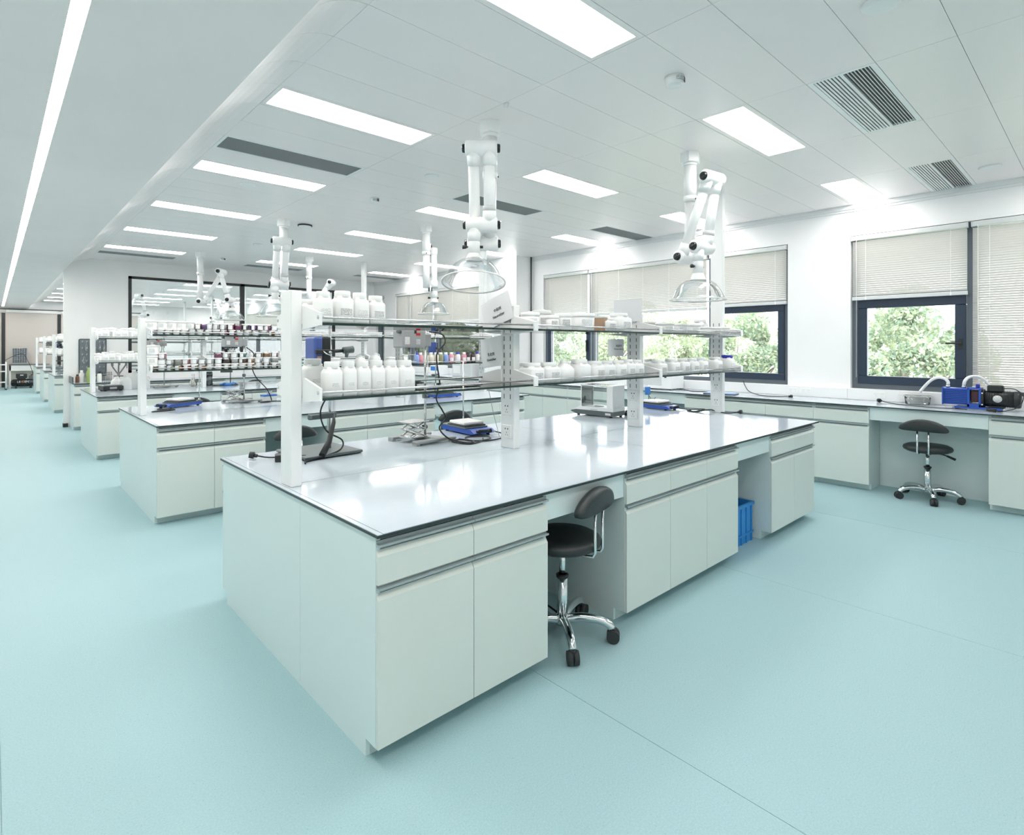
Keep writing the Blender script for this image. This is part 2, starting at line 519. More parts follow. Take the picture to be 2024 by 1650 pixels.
vent(4, 27, 'dark', 'narrow dark vent in the far window-side corner')
vent(2, -2, 'split', 'large half black half white louvred vent nearest the camera')
vent(4, -2, 'split', 'half black half white louvred vent near the window wall')

# ------------------------------------------------------------------ detectors
def disc(name, lab, cat, x, y, r, h, band=None, ring=False):
    t = thing(name, lab, cat, (x, y, ZC), 0, 'ceiling detectors and speakers')
    MB().lathe([(0, -h), (r * .72, -h), (r * .86, -h * .9), (r, -h * .35), (r, 0), (0, 0)], 28).build('body', 'plastic_white', t)
    if band:
        m = MB()
        for i in range(4):
            a = R(-128 + i * 13)
            m.box((r * .98, -.011, -h * .72), (r * 1.03, .011, -h * .25), rot=Matrix.Rotation(a, 3, 'Z'), piv=(0, 0, 0))
        m.build('rating_label', 'label_print', t)
        a = R(-72)
        MB().box((r * .98, -.014, -h * .78), (r * 1.03, .014, -h * .2), rot=Matrix.Rotation(a, 3, 'Z'), piv=(0, 0, 0)).build('red_marking', 'maroon', t)
    if ring:
        MB().lathe([(r * 1.12, -.004), (r * 1.12, -h * .4), (r * .9, -h * .4)], 28).build('slot_ring', 'black', t)
    return t
disc('smoke_detector', 'white round smoke detector with a printed label, nearest the camera', 'smoke detector', 3.07, 1.83, .06, .05, band=True)
disc('smoke_detector', 'small white smoke detector between second-row ceiling lights', 'smoke detector', 3.13, 5.62, .05, .05, band=True)
disc('smoke_detector', 'white detector with a dark slotted ring above the second bench', 'smoke detector', 3.12, 7.5, .085, .05, ring=True)
disc('ceiling_speaker', 'white round ceiling speaker at the top right of the photo', 'speaker', 3.128, .752, .085, .022)
disc('ceiling_speaker', 'white flush disc in the ceiling behind the nearest arm column', 'speaker', 3.125, 4.5, .07, .012)
disc('ceiling_speaker', 'white round ceiling speaker between the aisle-side lights', 'speaker', 1.92, 6.02, .085, .012)
disc('ceiling_speaker', 'small white disc above the second bench, left one of two', 'speaker', 3.16, 9.47, .07, .03)
disc('ceiling_speaker', 'small white disc above the second bench, right one of two', 'speaker', 3.1, 8.5, .06, .02)
disc('smoke_detector', 'small white smoke detector near the glazed partition', 'smoke detector', 3.17, 11.4, .055, .05, band=True)
disc('ceiling_speaker', 'white round ceiling disc beside the window-side louvred vent', 'speaker', 6.74, .76, .085, .012)
solo('sprinkler', MB().cyl((2.56, 2.81, ZC), (2.56, 2.81, ZC - .03), .02, .012, 12), 'plastic_white', 'tiny white sprinkler head on a ceiling seam near the first arm', 'sprinkler')

# ------------------------------------------------------------------ windows
def sash(p, y0, y1, z0, z1, w=.06, x=XW + .10, name='sash_frame', m='frame'):
    f = MB()
    f.box((x, y0, z0), (x + .07, y1, z0 + w), .006).box((x, y0, z1 - w), (x + .07, y1, z1), .006)
    f.box((x + .001, y0, z0 + w), (x + .069, y0 + w, z1 - w), .006).box((x + .001, y1 - w, z0 + w), (x + .069, y1, z1 - w), .006)
    f.build(name, m, p)
    MB().box((x + .03, y0 + w, z0 + w), (x + .036, y1 - w, z1 - w)).build('pane', 'pane', p)
def outer(p, y0, y1, z0, z1, mull, w=.055):
    f = MB(); x = XW + .06
    f.box((x, y0, z0), (x + .12, y1, z0 + w)).box((x, y0, z1 - w), (x + .12, y1, z1))
    f.box((x, y0, z0 + w), (x + .12, y0 + w, z1 - w)).box((x, y1 - w, z0 + w), (x + .12, y1, z1 - w))
    for ym in mull: f.box((x, ym - .045, z0 + w), (x + .12, ym + .045, z1 - w))
    f.build('window_frame', 'frame_grey', p)
def wthing(n):
    t = thing('window_%d' % n, None, None); t['kind'] = 'structure'; return t
ZS, ZH, ZTR = 1.02, 2.81, 2.05          # sill, head, transom
w1 = wthing(1); outer(w1, -1.3, 2.09, ZS, ZH, (.98, -.15))
sash(w1, 1.03, 2.03, ZS + .055, ZTR, .095, XW + .05)
MB().box((XW + .075, 1.03, ZTR), (XW + .15, 2.03, ZTR + .06)).build('transom', 'frame_grey', w1)
MB().box((XW + .115, 1.03, ZTR + .06), (XW + .121, 2.03, ZH - .055)).build('pane', 'pane', w1)
MB().box((XW + .115, -.10, ZS + .055), (XW + .121, .93, ZH - .055)).build('pane', 'pane', w1)
MB().box((XW + .115, -1.24, ZS + .055), (XW + .121, -.2, ZH - .055)).build('pane', 'pane', w1)
h = MB().box((XW + .035, 1.06, 1.48), (XW + .052, 1.09, 1.6), .004).build('handle_plate', 'black', w1)
MB().box((XW + .012, 1.063, 1.535), (XW + .03, 1.2, 1.555), .004).build('handle', 'black', w1)
w2 = wthing(2); outer(w2, 2.80, 7.10, ZS, ZH, (3.85, 6.02))
sash(w2, 2.86, 3.80, ZS + .055, ZTR, .085, XW + .05)
MB().box((XW + .075, 2.86, ZTR), (XW + .15, 3.80, ZTR + .06)).build('transom', 'frame_grey', w2)
MB().box((XW + .115, 3.9, ZS + .055), (XW + .121, 5.97, ZH - .055)).build('pane', 'pane', w2)
MB().box((XW + .115, 2.86, ZTR + .06), (XW + .121, 3.8, ZH - .055)).build('pane', 'pane', w2)
sash(w2, 6.07, 7.04, ZS + .055, ZTR, .07, XW + .05)
MB().box((XW + .115, 6.07, ZTR + .06), (XW + .121, 7.04, ZH - .055)).build('pane', 'pane', w2)
MB().box((XW + .02, 6.1, 1.42), (XW + .05, 6.125, 1.62), .004).build('handle', 'black', w2)
w3 = wthing(3); outer(w3, 8.55, 12.25, ZS, ZH, (10.6, 11.6))
for y0, y1 in ((8.6, 10.55), (10.65, 11.55), (11.65, 12.2)):
    MB().box((XW + .115, y0, ZS + .055), (XW + .121, y1, ZH - .055)).build('pane', 'pane', w3)
MB().box((XW + .075, 10.65, ZTR - .03), (XW + .15, 12.2, ZTR + .03)).build('transom', 'frame_grey', w3)
w4 = wthing(4); outer(w4, 12.78, 13.2, ZS, ZH, ())
MB().box((XW + .115, 12.83, ZS + .055), (XW + .121, 13.15, ZH - .055)).build('pane', 'pane', w4)
w5 = wthing(5); outer(w5, 15, 26.5, ZS, ZH, (17.5, 20, 22.5, 24.5))
MB().box((XW + .115, 15.05, ZS + .055), (XW + .121, 26.45, ZH - .055)).build('pane', 'pane', w5)

# venetian blinds
def blind(y0, y1, zb, lab, single=True, tilt=53, x=XW + .02):
    t = thing('venetian_blind', lab, 'blind', (x, (y0 + y1) / 2, ZH), 0, 'grey venetian blinds on the window wall')
    L = (y1 - y0) / 2 - .008
    MB().box((-.028, -L, -.062), (.028, L, -.008), .004).box((-.03, -L - .006, -.064), (.03, -L, -.006)).box((-.03, L, -.064), (.03, L + .006, -.006)).build('headrail', 'grey_light', t)
    MB().box((-.016, -L, zb - ZH), (.016, L, zb - ZH + .042), .004).build('bottom_rail', 'grey_light', t)
    n = int((ZH - .085 - (zb + .047)) / .0245) + 1
    top = -.085
    if single:
        sm = MB().box((-.0135, -L + .004, -.0007), (.0135, L - .004, .0007), rot=Matrix.Rotation(R(tilt), 3, 'Y')).mesh('slat', 'blind')
        for i in range(n): put('slat', sm, t, (0, 0, top - i * .0245))
    else:
        m = MB()
        for i in range(n):
            z = top - i * .0245
            m.box((-.0135, -L + .004, z - .0007), (.0135, L - .004, z + .0007), rot=Matrix.Rotation(R(tilt), 3, 'Y'))
        o = m.build('slats', 'blind', t); o['kind'] = 'stuff'
    cords = max(2, int((y1 - y0) / .42))
    for i in range(cords):
        yy = -L + .14 + (2 * L - .28) * i / max(1, cords - 1)
        MB().box((-.0165, yy - .002, zb - ZH + .02), (-.015, yy + .002, -.03)).box((-.019, yy - .006, zb - ZH + .0), (-.016, yy + .006, zb - ZH + .03)).build('ladder_cord', 'plastic_white', t)
    MB().tube([(-.034, L - .05, -.05), (-.036, L - .052, (zb - ZH) * .7), (-.034, L - .05, 1.15 - ZH)], .0025, 6).build('pull_cord', 'plastic_white', t)
    return t
blind(1.005, 2.085, 2.05, 'half-lowered grey venetian blind over the right-hand window with the black handle')
blind(-1.25, .985, 1.06, 'fully lowered grey venetian blind behind the blue pump at the right edge')
blind(2.81, 3.86, 2.05, 'half-lowered venetian blind at the right end of the long window')
blind(3.90, 6.03, 2.03, 'wide half-lowered venetian blind in the middle of the long window')
blind(6.06, 7.09, 2.02, 'half-lowered venetian blind at the left end of the long window, beside the conduit')
blind(8.57, 10.6, 2.02, 'half-lowered wide blind of the far window behind the second bench', False)
blind(10.64, 11.57, 2.02, 'narrow half-lowered blind left of centre in the far window', False)
blind(11.6, 12.23, 2.02, 'narrow half-lowered blind at the left end of the far window', False)
blind(12.79, 13.19, 2.02, 'very narrow blind in the corner beside the glazed partition', False)
blind(15.02, 26.4, 2.02, 'long blind in the room beyond the glazed partition', False)

# far end wall: roller blinds in dark frames
def roller(x0, x1, lab):
    t = thing('roller_blind', lab, 'blind', ((x0 + x1) / 2, YE, 0))
    L = (x1 - x0) / 2
    MB().box((-L, -.03, .12), (L, -.024, 2.74)).build('blind_fabric', 'roller', t)
    MB().box((-L, -.07, 2.74), (L, -.005, 2.84), .004).build('cassette', 'plastic_white', t)
    MB().box((-L, -.036, .1), (L, -.018, .13)).build('bottom_rail', 'grey_light', t)
roller(.34, 1.80, 'cream roller blind on the far end wall above the grey open case')
roller(-1.5, .22, 'cream roller blind at the left edge of the far end wall')
roller(1.92, 4.4, 'cream roller blind on the far end wall right of the dark post')
solo('window_post', MB().box((.23, YE - .05, 0), (.33, YE, 2.72)), 'black', 'dark upright window post on the far wall at the left edge', 'post')
solo('window_post', MB().box((1.81, YE - .05, 0), (1.91, YE, 2.72)), 'black', 'dark upright window post on the far wall above the far benches', 'post')
solo('curtain_track', MB().box((XL, YE - .06, 2.845), (4.5, YE, 2.875)), 'black', 'dark horizontal track above the cream roller blinds on the far wall', 'track')

# ------------------------------------------------------------------ cabinets
HZ = ZT - .014
def handle_mesh(w):
    m = MB()
    m.prism([(-.004, .0), (.024, .0), (.024, .006), (.006, .006), (.006, .02), (-.004, .02)], 0, w, 'x')
    return m
def cabinet(name, widths, depth, top, lab, loc, rz=0, left=True, right=True, group='white base cabinets'):
    """front at y=0 facing -y, x to the right, floor at z=0"""
    t = thing(name, lab, 'cabinet', loc, rz, group)
    W = sum(widths)
    side = [(.09, 0), (depth, 0), (depth, top), (.016, top), (.016, .066), (.09, .066)]
    c = MB()
    if left: c.prism(side, 0, .018, 'x')
    if right: c.prism(side, W - .018, W, 'x')
    c.box((.018, .03, .066), (W - .018, depth, .085)); c.box((.018, depth - .016, .085), (W - .018, depth, top))
    c.box((.018, .03, top - .02), (W - .018, depth, top))
    c.build('carcass', 'cab_white', t)
    MB().box((.018, .088, 0), (W - .018, .104, .066)).build('plinth', 'plinth', t)
    zd0, zd1 = top - .174, top - .050      # drawer front
    zp0, zp1 = .066, top - .207
    x = 0
    for w in widths:
        a, b_ = x + .0015, x + w - .0015
        for (nm, z0, z1) in (('drawer', zd0, zd1), ('door', zp0, zp1)):
            f = MB().prism([(.002, z0), (.020, z0), (.020, z1), (.016, z1), (.002, z1 - .022)], a, b_, 'x').build(nm, 'cab_front', t)
            hz = z1 + .008
            h = MB()
            h.prism([(-.006, hz + .006), (.022, hz + .006), (.022, hz + .026), (.012, hz + .026), (.012, hz + .014), (-.006, hz + .014)], a, b_ , 'x').m(1)
            h.prism([(.020, z1 - .006), (.030, z1 - .006), (.030, hz + .03), (.022, hz + .03)], a, b_, 'x')  # recess strip behind the bar, shade painted by the darker aluminium
            h.build('handle', ['alu', 'alu_shaded'], f)
        x += w
    return t
def apron(x0, x1, y, top, lab, depth=.9, back=.55):
    t = thing('kneehole_panel', lab, 'panel', (x0, y, 0), 0, 'kneehole panels')
    w = x1 - x0
    MB().box((.001, .02, top - .135), (w - .001, .038, top), .001).build('apron', 'cab_white', t)
    MB().box((.001, back, .0), (w - .001, back + .018, top - .02)).build('back_panel', 'cab_white', t)
    return t
# island units: offsets along x from the aisle end
U1 = [.444, .444]; U2 = [.443, .443, .443]; U3 = [.455, .455]
BEN = [('the nearest island bench', 1.79, 3.64), ('the second island bench', 5.47, 7.36), ('the third island bench', 9.13, 11.02),
       ('the first island bench beyond the glass', 16.2, 18.07), ('the second island bench beyond the glass', 19.55, 21.4), ('the last island bench beyond the glass', 23.2, 25.07)]
X0 = 1.01
def fmt(s, b_): return s + ' ' + b_[0]
cabs = None
for bi, b_ in enumerate(BEN):
    y0, y1 = b_[1], b_[2]; d = (y1 - y0) / 2
    labs = ['two-column white cabinet at the aisle end of', 'wide three-column white cabinet in the middle of', 'two-column white cabinet at the window end of', 'white far-side end cabinet of']
    if bi == 0:
        cabs = [cabinet('base_cabinet', U1, .69, HZ, fmt(labs[0], b_), (X0, y0, 0)),
                cabinet('base_cabinet', U2, .69, HZ, fmt(labs[1], b_), (X0 + 1.51, y0, 0)),
                cabinet('base_cabinet', U3, .69, HZ, fmt(labs[2], b_), (X0 + 3.41, y0, 0))]
    else:
        for q, dx in enumerate((0, 1.51, 3.41)): dup(cabs[q], (X0 + dx, y0, 0), 0, fmt(labs[q], b_))
    cabinet('base_cabinet', U1, y1 - y0 - .694, HZ, fmt(labs[3], b_), (X0 + .888, y1 - .002, 0), PI)
    apron(X0 + .89, X0 + 1.508, y0, HZ, fmt('first kneehole apron and back panel of', b_), back=d - .04)
    apron(X0 + 2.841, X0 + 3.408, y0, HZ, fmt('second kneehole apron and back panel of', b_), back=d - .04)
    # worktop of four slabs with a dark core, and a raised rim at the aisle end
    t = thing('worktop', fmt('glossy white worktop with a dark edge on', b_), 'worktop', (X0 - .008, y0 - .012, 0), 0, 'glossy island worktops')
    L = 4.40; D = y1 - y0 + .024
    MB().box((0, 0, ZT - .0138), (L, D, ZT - .003)).build('dark_edge', 'top_edge', t)
    for (a, c) in ((.022, 2.2), (2.2, L)):
        for (p, q) in ((.0, D / 2), (D / 2, D)):
            MB().box((a + .0025, p + .0025, ZT - .0032), (c - .0025, q - .0025, ZT)).build('slab', 'top', t)
    MB().box((.001, .001, ZT - .0032), (.021, D - .001, ZT)).build('end_rim', 'top', t)

# ------------------------------------------------------------------ reagent racks
PXS = [1.062, 2.512, 3.938, 5.375]
GZ = [1.267, 1.614]; GT = .012
def bracket_poly(zb, yf, yb):
    return [(yf, zb - .012), (yb, zb - .03), (yb, zb + .085), (yb + (yf - yb) * .12, zb + .085), (yf, zb + .045)]
def rack(b_, full):
    yc = (b_[1] + b_[2]) / 2
    t = thing('reagent_rack', fmt('white slotted rack with two glass shelves on', b_), 'shelf rack', (0, yc, 0), 0, 'reagent racks')
    for i, px in enumerate(PXS):
        ztop = ZC if i == 3 else 1.785
        u = MB().box((px - .027, -.064, ZT), (px + .027, .064, ztop), .004).build('upright', 'steel_white', t)
        s = MB()
        z = 1.06
        while z < 1.74:
            for dy in (-.03, .03):
                s.box((px - .0278, dy - .003, z), (px - .0268, dy + .003, z + .032))
            z += .0545
        if i > 0:
            s.build('slot_holes', 'slot', u)['kind'] = 'stuff'
            for zz in (.955, 1.105):
                m = MB().box((px - .0335, -.043, zz - .043), (px - .027, .043, zz + .043), .002)
                m.build('socket_plate', 'plastic_white', u)
                hb = MB()
                for (dy, dz, sy, sz) in ((-.012, .018, .004, .005), (.012, .018, .004, .005), (0, -.006, .002, .005), (-.009, -.022, .0016, .004), (.009, -.022, .0016, .004)):
                    hb.box((px - .0341, dy - sy, zz + dz - sz), (px - .0334, dy + sy, zz + dz + sz))
                hb.build('socket_holes', 'slot', u)
    for zi, z in enumerate(GZ):
        for i, px in enumerate(PXS):
            bx = px + (.033 if i == 0 else -.02)
            w = .006 if i == 0 else .018
            for sg in (-1, 1):
                m = MB().prism(bracket_poly(z + GT, sg * .262, sg * (.05 if i else .064)), bx - w, bx + w, 'x').m(1)
                for dx in (-w - .003, w):
                    m.cyl((bx + dx, sg * .245, z + GT + .024), (bx + dx + .003, sg * .245, z + GT + .024), .008, n=10)
                m.build('shelf_bracket', ['steel_white', 'steel'], t)
        for i in range(3):
            a = PXS[i] + (.041 if i == 0 else .0); c = PXS[i + 1] - .04
            if i == 2: c = PXS[3] - .045
            g = MB()
            g.box((a, -.255, z), (c, .255, z + GT))
            g.bm.normal_update()
            for f in g.bm.faces:
                if abs(f.normal.z) < .5: f.material_index = 1
            g.build('glass_shelf', ['shelf_glass', 'glass_edge'], t)
            for sg in (-1, 1):
                MB().cyl((a - .002, sg * .248, z + GT + .024), (c + .002, sg * .248, z + GT + .024), .0055, n=8).build('guard_rail', 'steel', t)
        # short overhanging end shelf past the last post
    return t
for bi, b_ in enumerate(BEN): rack(b_, bi < 2)

# ------------------------------------------------------------------ window bench
ZB = .895; XB = 6.69; BD = XW - XB - .085
HB = ZB - .014
WU = [('white two-column cabinet at the right edge under the black motor', [.585, .585], .765, -.405),
      ('white single-column cabinet left of the window stool', [.54], 2.26, 1.72),
      ('wide white three-column cabinet under the right end of the long window', [.527] * 3, 3.84, 2.26),
      ('white two-column window cabinet left of the middle kneehole', [.53] * 2, 5.90, 4.84),
      ('white two-column window cabinet under the left end of the long window', [.54] * 2, 6.98, 5.90),
      ('white two-column window cabinet beside the structural column', [.54] * 2, 8.06, 6.98),
      ('white three-column window cabinet beyond the structural column', [.48] * 3, 9.50, 8.06),
      ('white window cabinet in the far corner by the partition', [.48] * 4, 12.42, 10.5)]
for lab, ws, ya, yb in WU:
    cabinet('base_cabinet', ws, .29 if 'structural column' in lab else BD - .006, HB, lab, (XB, ya, 0), -PI / 2)
for (ya, yb, lab) in ((1.719, .766, 'white apron and back panel behind the window stool'), (4.839, 3.841, 'white apron and back panel of the middle window kneehole'), (10.499, 9.501, 'white apron and back panel of the far window kneehole')):
    t = apron(0, ya - yb, 0, HB, lab, back=.40); t.location = (XB, ya, 0); t.rotation_euler = (0, 0, -PI / 2)
t = thing('worktop', 'long white window worktop with a thin black front edge', 'worktop', (XB - .015, 0, 0), 0)
WD = XW - .092 - XB + .015
for a, c, w in ((-.6, 2.62, WD), (2.62, 6.2, WD), (6.2, 7.392, WD), (7.392, 8.458, 6.99 - XB + .015), (8.458, 12.42, WD)):
    MB().box((0, a, ZB - .0138), (w, c, ZB - .003)).build('dark_edge', 'top_edge', t)
    MB().box((.001, a + .001, ZB - .0032), (w, c - .001, ZB)).build('slab', 'top', t)
t = thing('service_ledge', 'white service ledge with sockets running below the windows', 'ledge', (0, 0, 0))
for a, c in ((-.6, 2.10), (2.10, 5.2), (5.2, 7.39), (8.46, 12.6)):
    MB().box((XW - .085, a + .001, .8955), (XW, c - .001, 1.018), .002).build('ledge_panel', 'cab_white' if False else 'steel_white', t)
for yy in (1.78, 1.55, 2.55, 2.7):
    m = MB().box((XW - .091, yy - .06, .93), (XW - .085, yy + .06, .995), .001).build('socket_plate', 'plastic_white', t)
    hb = MB()
    for dy in (-.03, .03):
        for (e, dz) in ((-.008, .012), (.008, .012), (0, -.01)):
            hb.box((XW - .0916, yy + dy + e - .002, .9625 + dz - .003), (XW - .091, yy + dy + e + .002, .9625 + dz + .003))
    hb.build('socket_holes', 'grey', m)

# ------------------------------------------------------------------ partition bench with the sink
SY = 12.62
cabinet('base_cabinet', [.5, .5], YP - SY - .02, HZ, 'white cabinet at the aisle end of the sink bench under the peg board', (1.06, SY, 0))
cabinet('base_cabinet', [.5] * 3, YP - SY - .02, HZ, 'white three-column cabinet in the middle of the sink bench', (2.06, SY, 0))
cabinet('base_cabinet', [.5] * 3, YP - SY - .02, HZ, 'white three-column cabinet at the window end of the sink bench', (4.6, SY, 0))
apron(3.562, 4.598, SY, HZ, 'white apron and back panel of the sink bench kneehole', back=.5)
t = thing('worktop', 'pale worktop with a dark edge along the glazed partition', 'worktop', (1.04, SY - .012, 0))
MB().box((0, 0, ZT - .0138), (5.07, YP - SY + .006, ZT - .003)).build('dark_edge', 'top_edge', t)
MB().box((.001, .001, ZT - .0032), (2.5, YP - SY + .005, ZT)).build('slab', 'top', t)
MB().box((2.502, .001, ZT - .0032), (5.069, YP - SY + .005, ZT)).build('slab', 'top', t)
MB().box((0, .0, ZT), (.012, YP - SY, ZT + .11)).build('splash_guard', 'top_edge', t)

# ------------------------------------------------------------------ extraction arms
def arm(lab, x, y, phi, z1, d2, z2, d3, z3, zrim, h=.055, dome_r=.215, valve=False, tr=.043, tilt=0):
    t = thing('extraction_arm', lab, 'extraction arm', (x, y, 0), phi, 'jointed fume extraction arms')
    r = tr
    # ceiling collar and telescopic column (local x = joint axis, local y = fold direction)
    c = MB(); hx = [(h + .085 * math.cos(R(30 + 60 * i)), .085 * math.sin(R(30 + 60 * i))) for i in range(6)]
    c.prism(hx, ZC - .085, ZC, 'z'); c.cyl((h, 0, ZC - .085), (h, 0, ZC - .11), .056, .056, 24)
    c.build('ceiling_collar', 'arm_white', t)
    c = MB(); zm = (ZC + z1) / 2 + .05
    c.cyl((h, 0, ZC - .1), (h, 0, zm), .052, n=24).cyl((h, 0, zm + .03), (h, 0, zm - .02), .057, n=24).cyl((h, 0, zm), (h, 0, z1 + .02), .046, n=24)
    col = c.build('column', 'arm_white', t)
    MB().cyl((h + .05, .0, ZC - .4), (h + .064, 0, ZC - .4), .007, n=8).cyl((h, -.056, zm), (h, -.07, zm), .008, n=8).build('clamp_screw', 'black', col)
    if valve:
        MB().cyl((h, -.03, zm - .06), (h - .02, -.16, zm - .05), .014, .012, 12).build('valve_lever', 'arm_white', col)
    J = [(0, 0, z1), (0, d2, z2), (0, d3, z3)]
    for i, p in enumerate(J):
        m = MB()
        m.cyl((-h - .045, p[1], p[2]), (h + .045, p[1], p[2]), r + .012, n=24)
        m.lathe([(r + .012, 0), (r + .010, .008), (r * .8, .014)], 24, (h + .045, p[1], p[2]), axis=(1, 0, 0))
        m.lathe([(r + .012, 0), (r + .010, .008), (r * .8, .014)], 24, (-h - .045, p[1], p[2]), axis=(-1, 0, 0))
        j = m.build('joint', 'arm_white', t)
        for sg in (-1, 1):
            MB().lathe([(.0, .03), (.022, .03), (.030, .026), (.032, .0)], 18, (sg * (h + .05), p[1], p[2]), axis=(sg, 0, 0)).build('joint_knob', 'black_gloss', j)
    for (i, k, s) in ((0, 1, -h), (1, 2, h)):
        a = Vector((s, J[i][1], J[i][2])); b_ = Vector((s, J[k][1], J[k][2])); d = (b_ - a).normalized()
        m = MB().cyl(a + d * .02, b_ - d * .02, r * .92, n=24).cyl(a + d * .02, a + d * .12, r + .006, r + .002, 24).cyl(b_ - d * .02, b_ - d * .12, r + .006, r + .002, 24)
        sgm = m.build('tube', 'arm_white', t)
        q = a + (b_ - a) * .78
        if i == 1: MB().cyl(q - d * .018, q + d * .018, r + .004, n=24).build('clamp_ring', 'grey_light', sgm)
    zt = zrim + .165
    m = MB().cyl((-h, d3, z3 - .02), (-h, d3, zt), r, n=24).cyl((-h, d3, z3 - .03), (-h, d3, z3 - .12), r + .006, r + .003, 24)
    m.lathe([(r, .05), (r + .012, .02), (r + .02, -.004)], 24, (-h, d3, zt))
    dn = m.build('nozzle', 'arm_white', t)
    zk = (z3 + zt) / 2 - .03
    MB().cyl((-h - r, d3, zk), (-h - r - .03, d3, zk), .006, n=8).lathe([(0, .03), (.016, .028), (.012, 0)], 10, (-h - r - .012, d3, zk), axis=(-1, 0, 0)).cyl((-h + r, d3, zk), (-h + r + .022, d3, zk), .01, n=8).build('damper_knob', 'black', dn)
    dr = dome_r
    pr_ = [(r + .006, .165), (dr * .45, .155), (dr * .66, .125), (dr * .84, .072), (dr * .95, .024), (dr, .004), (dr * 1.05, 0), (dr * 1.055, -.006), (dr * 1.0, -.004)]
    MB().lathe(pr_, 40, (0, 0, -.165)).build('clear_dome', 'acrylic', t, (-h, d3, zrim + .165), (tilt, 0, 0))
    MB().lathe([(dr * 1.03, -.004), (dr * 1.06, -.007), (dr * 1.065, .003), (dr * 1.03, .004), (dr * 1.03, -.004)], 40, (0, 0, -.165)).build('dome_rim', 'hdpe', t, (-h, d3, zrim + .165), (tilt, 0, 0))
    return t
ax = -.7498
arm('white jointed extraction arm with clear dome, nearest, above the middle of the front bench', 2.655, 3.17, ax, 2.275, -.2, 2.91, -.13, 2.385, 1.965, tilt=R(-14))
arm('white jointed extraction arm with clear dome above the window end of the front bench', 4.33, 2.47, ax + R(35), 2.27, -.26, 2.885, -.16, 2.335, 1.90, valve=True)
arm('folded white extraction arm above the aisle end of the second bench, over a post', 2.74, 7.41, ax + R(30), 2.30, -.26, 2.84, -.05, 2.325, 1.9)
arm('folded white extraction arm with clear dome above the window end of the second bench', 4.42, 6.40, ax + R(10), 2.30, .12, 2.90, .16, 2.31, 1.97, h=-.055)
a5 = arm('white extraction arm opened in a tall inverted V before the glazed partition', 2.72, 11.0, ax - PI / 2, 2.30, .34, 2.83, .50, 2.33, 1.98)
arm('white extraction arm with one raised slanting tube above the third bench', 4.34, 10.2, ax - PI / 2, 2.28, .40, 2.70, .16, 2.36, 1.98)
dup(a5, (2.5, 17.2, 0), ax - R(20), 'white extraction arm seen through the left pane, nearer one beyond the glass')
dup(a5, (2.45, 20.6, 0), ax + R(140), 'white extraction arm seen through the left pane, farther one beyond the glass')
dup(a5, (4.9, 17.4, 0), ax + R(60), 'white extraction arm seen through the right pane beyond the glass')

# ------------------------------------------------------------------ stools
def stool():
    t = thing('lab_stool', '', 'stool', (0, 0, 0), 0, 'black swivel stools with chrome bases')
    s = MB().lathe([(0, .475), (.17, .475), (.198, .49), (.205, .505), (.198, .525), (.17, .540), (.09, .546), (0, .547)], 36).build('seat', 'vinyl', t)
    MB().lathe([(0, .462), (.1, .462), (.1, .476), (0, .476)], 20).build('seat_plate', 'black', t)
    # back pad: kidney, faces +y; stands on the -y side
    b_ = MB(); n = 28; A = []; B = []; rings = []
    for (off, sc) in ((-.03, .80), (-.026, .93), (-.012, 1.0), (.012, 1.0), (.026, .93), (.03, .80)):
        rg = []
        for i in range(n):
            a = 2 * PI * i / n; x = .2 * math.cos(a); z = .072 * math.sin(a)
            if z < 0: z *= .62
            z -= .028 * (abs(x) / .2) ** 2
            x *= sc; z *= (sc if sc < 1 else 1)
            yy = -.205 + off + .55 * x * x
            rg.append(b_.bm.verts.new((x, yy, .735 + z)))
        rings.append(rg)
    for A, B in zip(rings, rings[1:]):
        for i in range(n):
            f = b_.bm.faces.new((A[i], A[(i + 1) % n], B[(i + 1) % n], B[i])); f.smooth = True
    b_.bm.faces.new(list(reversed(rings[0]))).smooth = True; b_.bm.faces.new(rings[-1]).smooth = True
    b_.build('backrest', 'vinyl', t)
    for sx in (-.045, .045):
        MB().tube([(sx, -.05, .468), (sx, -.16, .466), (sx, -.197, .47), (sx, -.207, .49), (sx, -.207, .70)], .0075, 10).build('back_post', 'chrome', t)
    MB().cyl((0, 0, .30), (0, 0, .465), .017, n=20).build('gas_piston', 'chrome', t)
    MB().cyl((0, 0, .085), (0, 0, .315), .028, n=24).cyl((0, 0, .07), (0, 0, .10), .036, n=24).build('column', 'chrome', t)
    MB().lathe([(.020, .312), (.032, .312), (.033, .326), (.020, .328)], 20).build('collar', 'black', t)
    MB().tube([(.05, .03, .462), (.12, .07, .445), (.155, .09, .43)], .006, 8).tube([(.14, .082, .437), (.20, .115, .405)], [.010, .013], 8).build('lever', 'black', t)
    for k in range(5):
        a = R(3 + 72 * k); ca, sa = math.cos(a), math.sin(a)
        pts = [(.02, .095), (.10, .112), (.18, .110), (.235, .092), (.258, .068)]
        lg = MB().tube([(p * ca, p * sa, z) for p, z in pts], [.023, .018, .016, .018, .020], 10, smooth_path=4) .build('leg', 'chrome', t)
        cs = MB(); c = (.262 * ca, .262 * sa, 0); d = Vector((-sa, ca, 0))
        for s_ in (-1, 1):
            p = Vector((c[0], c[1], .033)) + d * (s_ * .015)
            cs.cyl(p - d * .0125, p + d * .0125, .033, n=20)
        cs.box((c[0] - .014, c[1] - .014, .04), (c[0] + .014, c[1] + .014, .075), .004)
        cs.build('caster', 'rubber', t)
    return t
st0 = stool()
def place_stool(first, x, y, rz, lab):
    if first:
        st0.location = (x, y, 0); st0.rotation_euler = (0, 0, rz); st0['label'] = lab
    else: dup(st0, (x, y, 0), rz, lab)
place_stool(True, 2.18, 1.955, R(14), 'black swivel stool with chrome base pulled under the front bench')
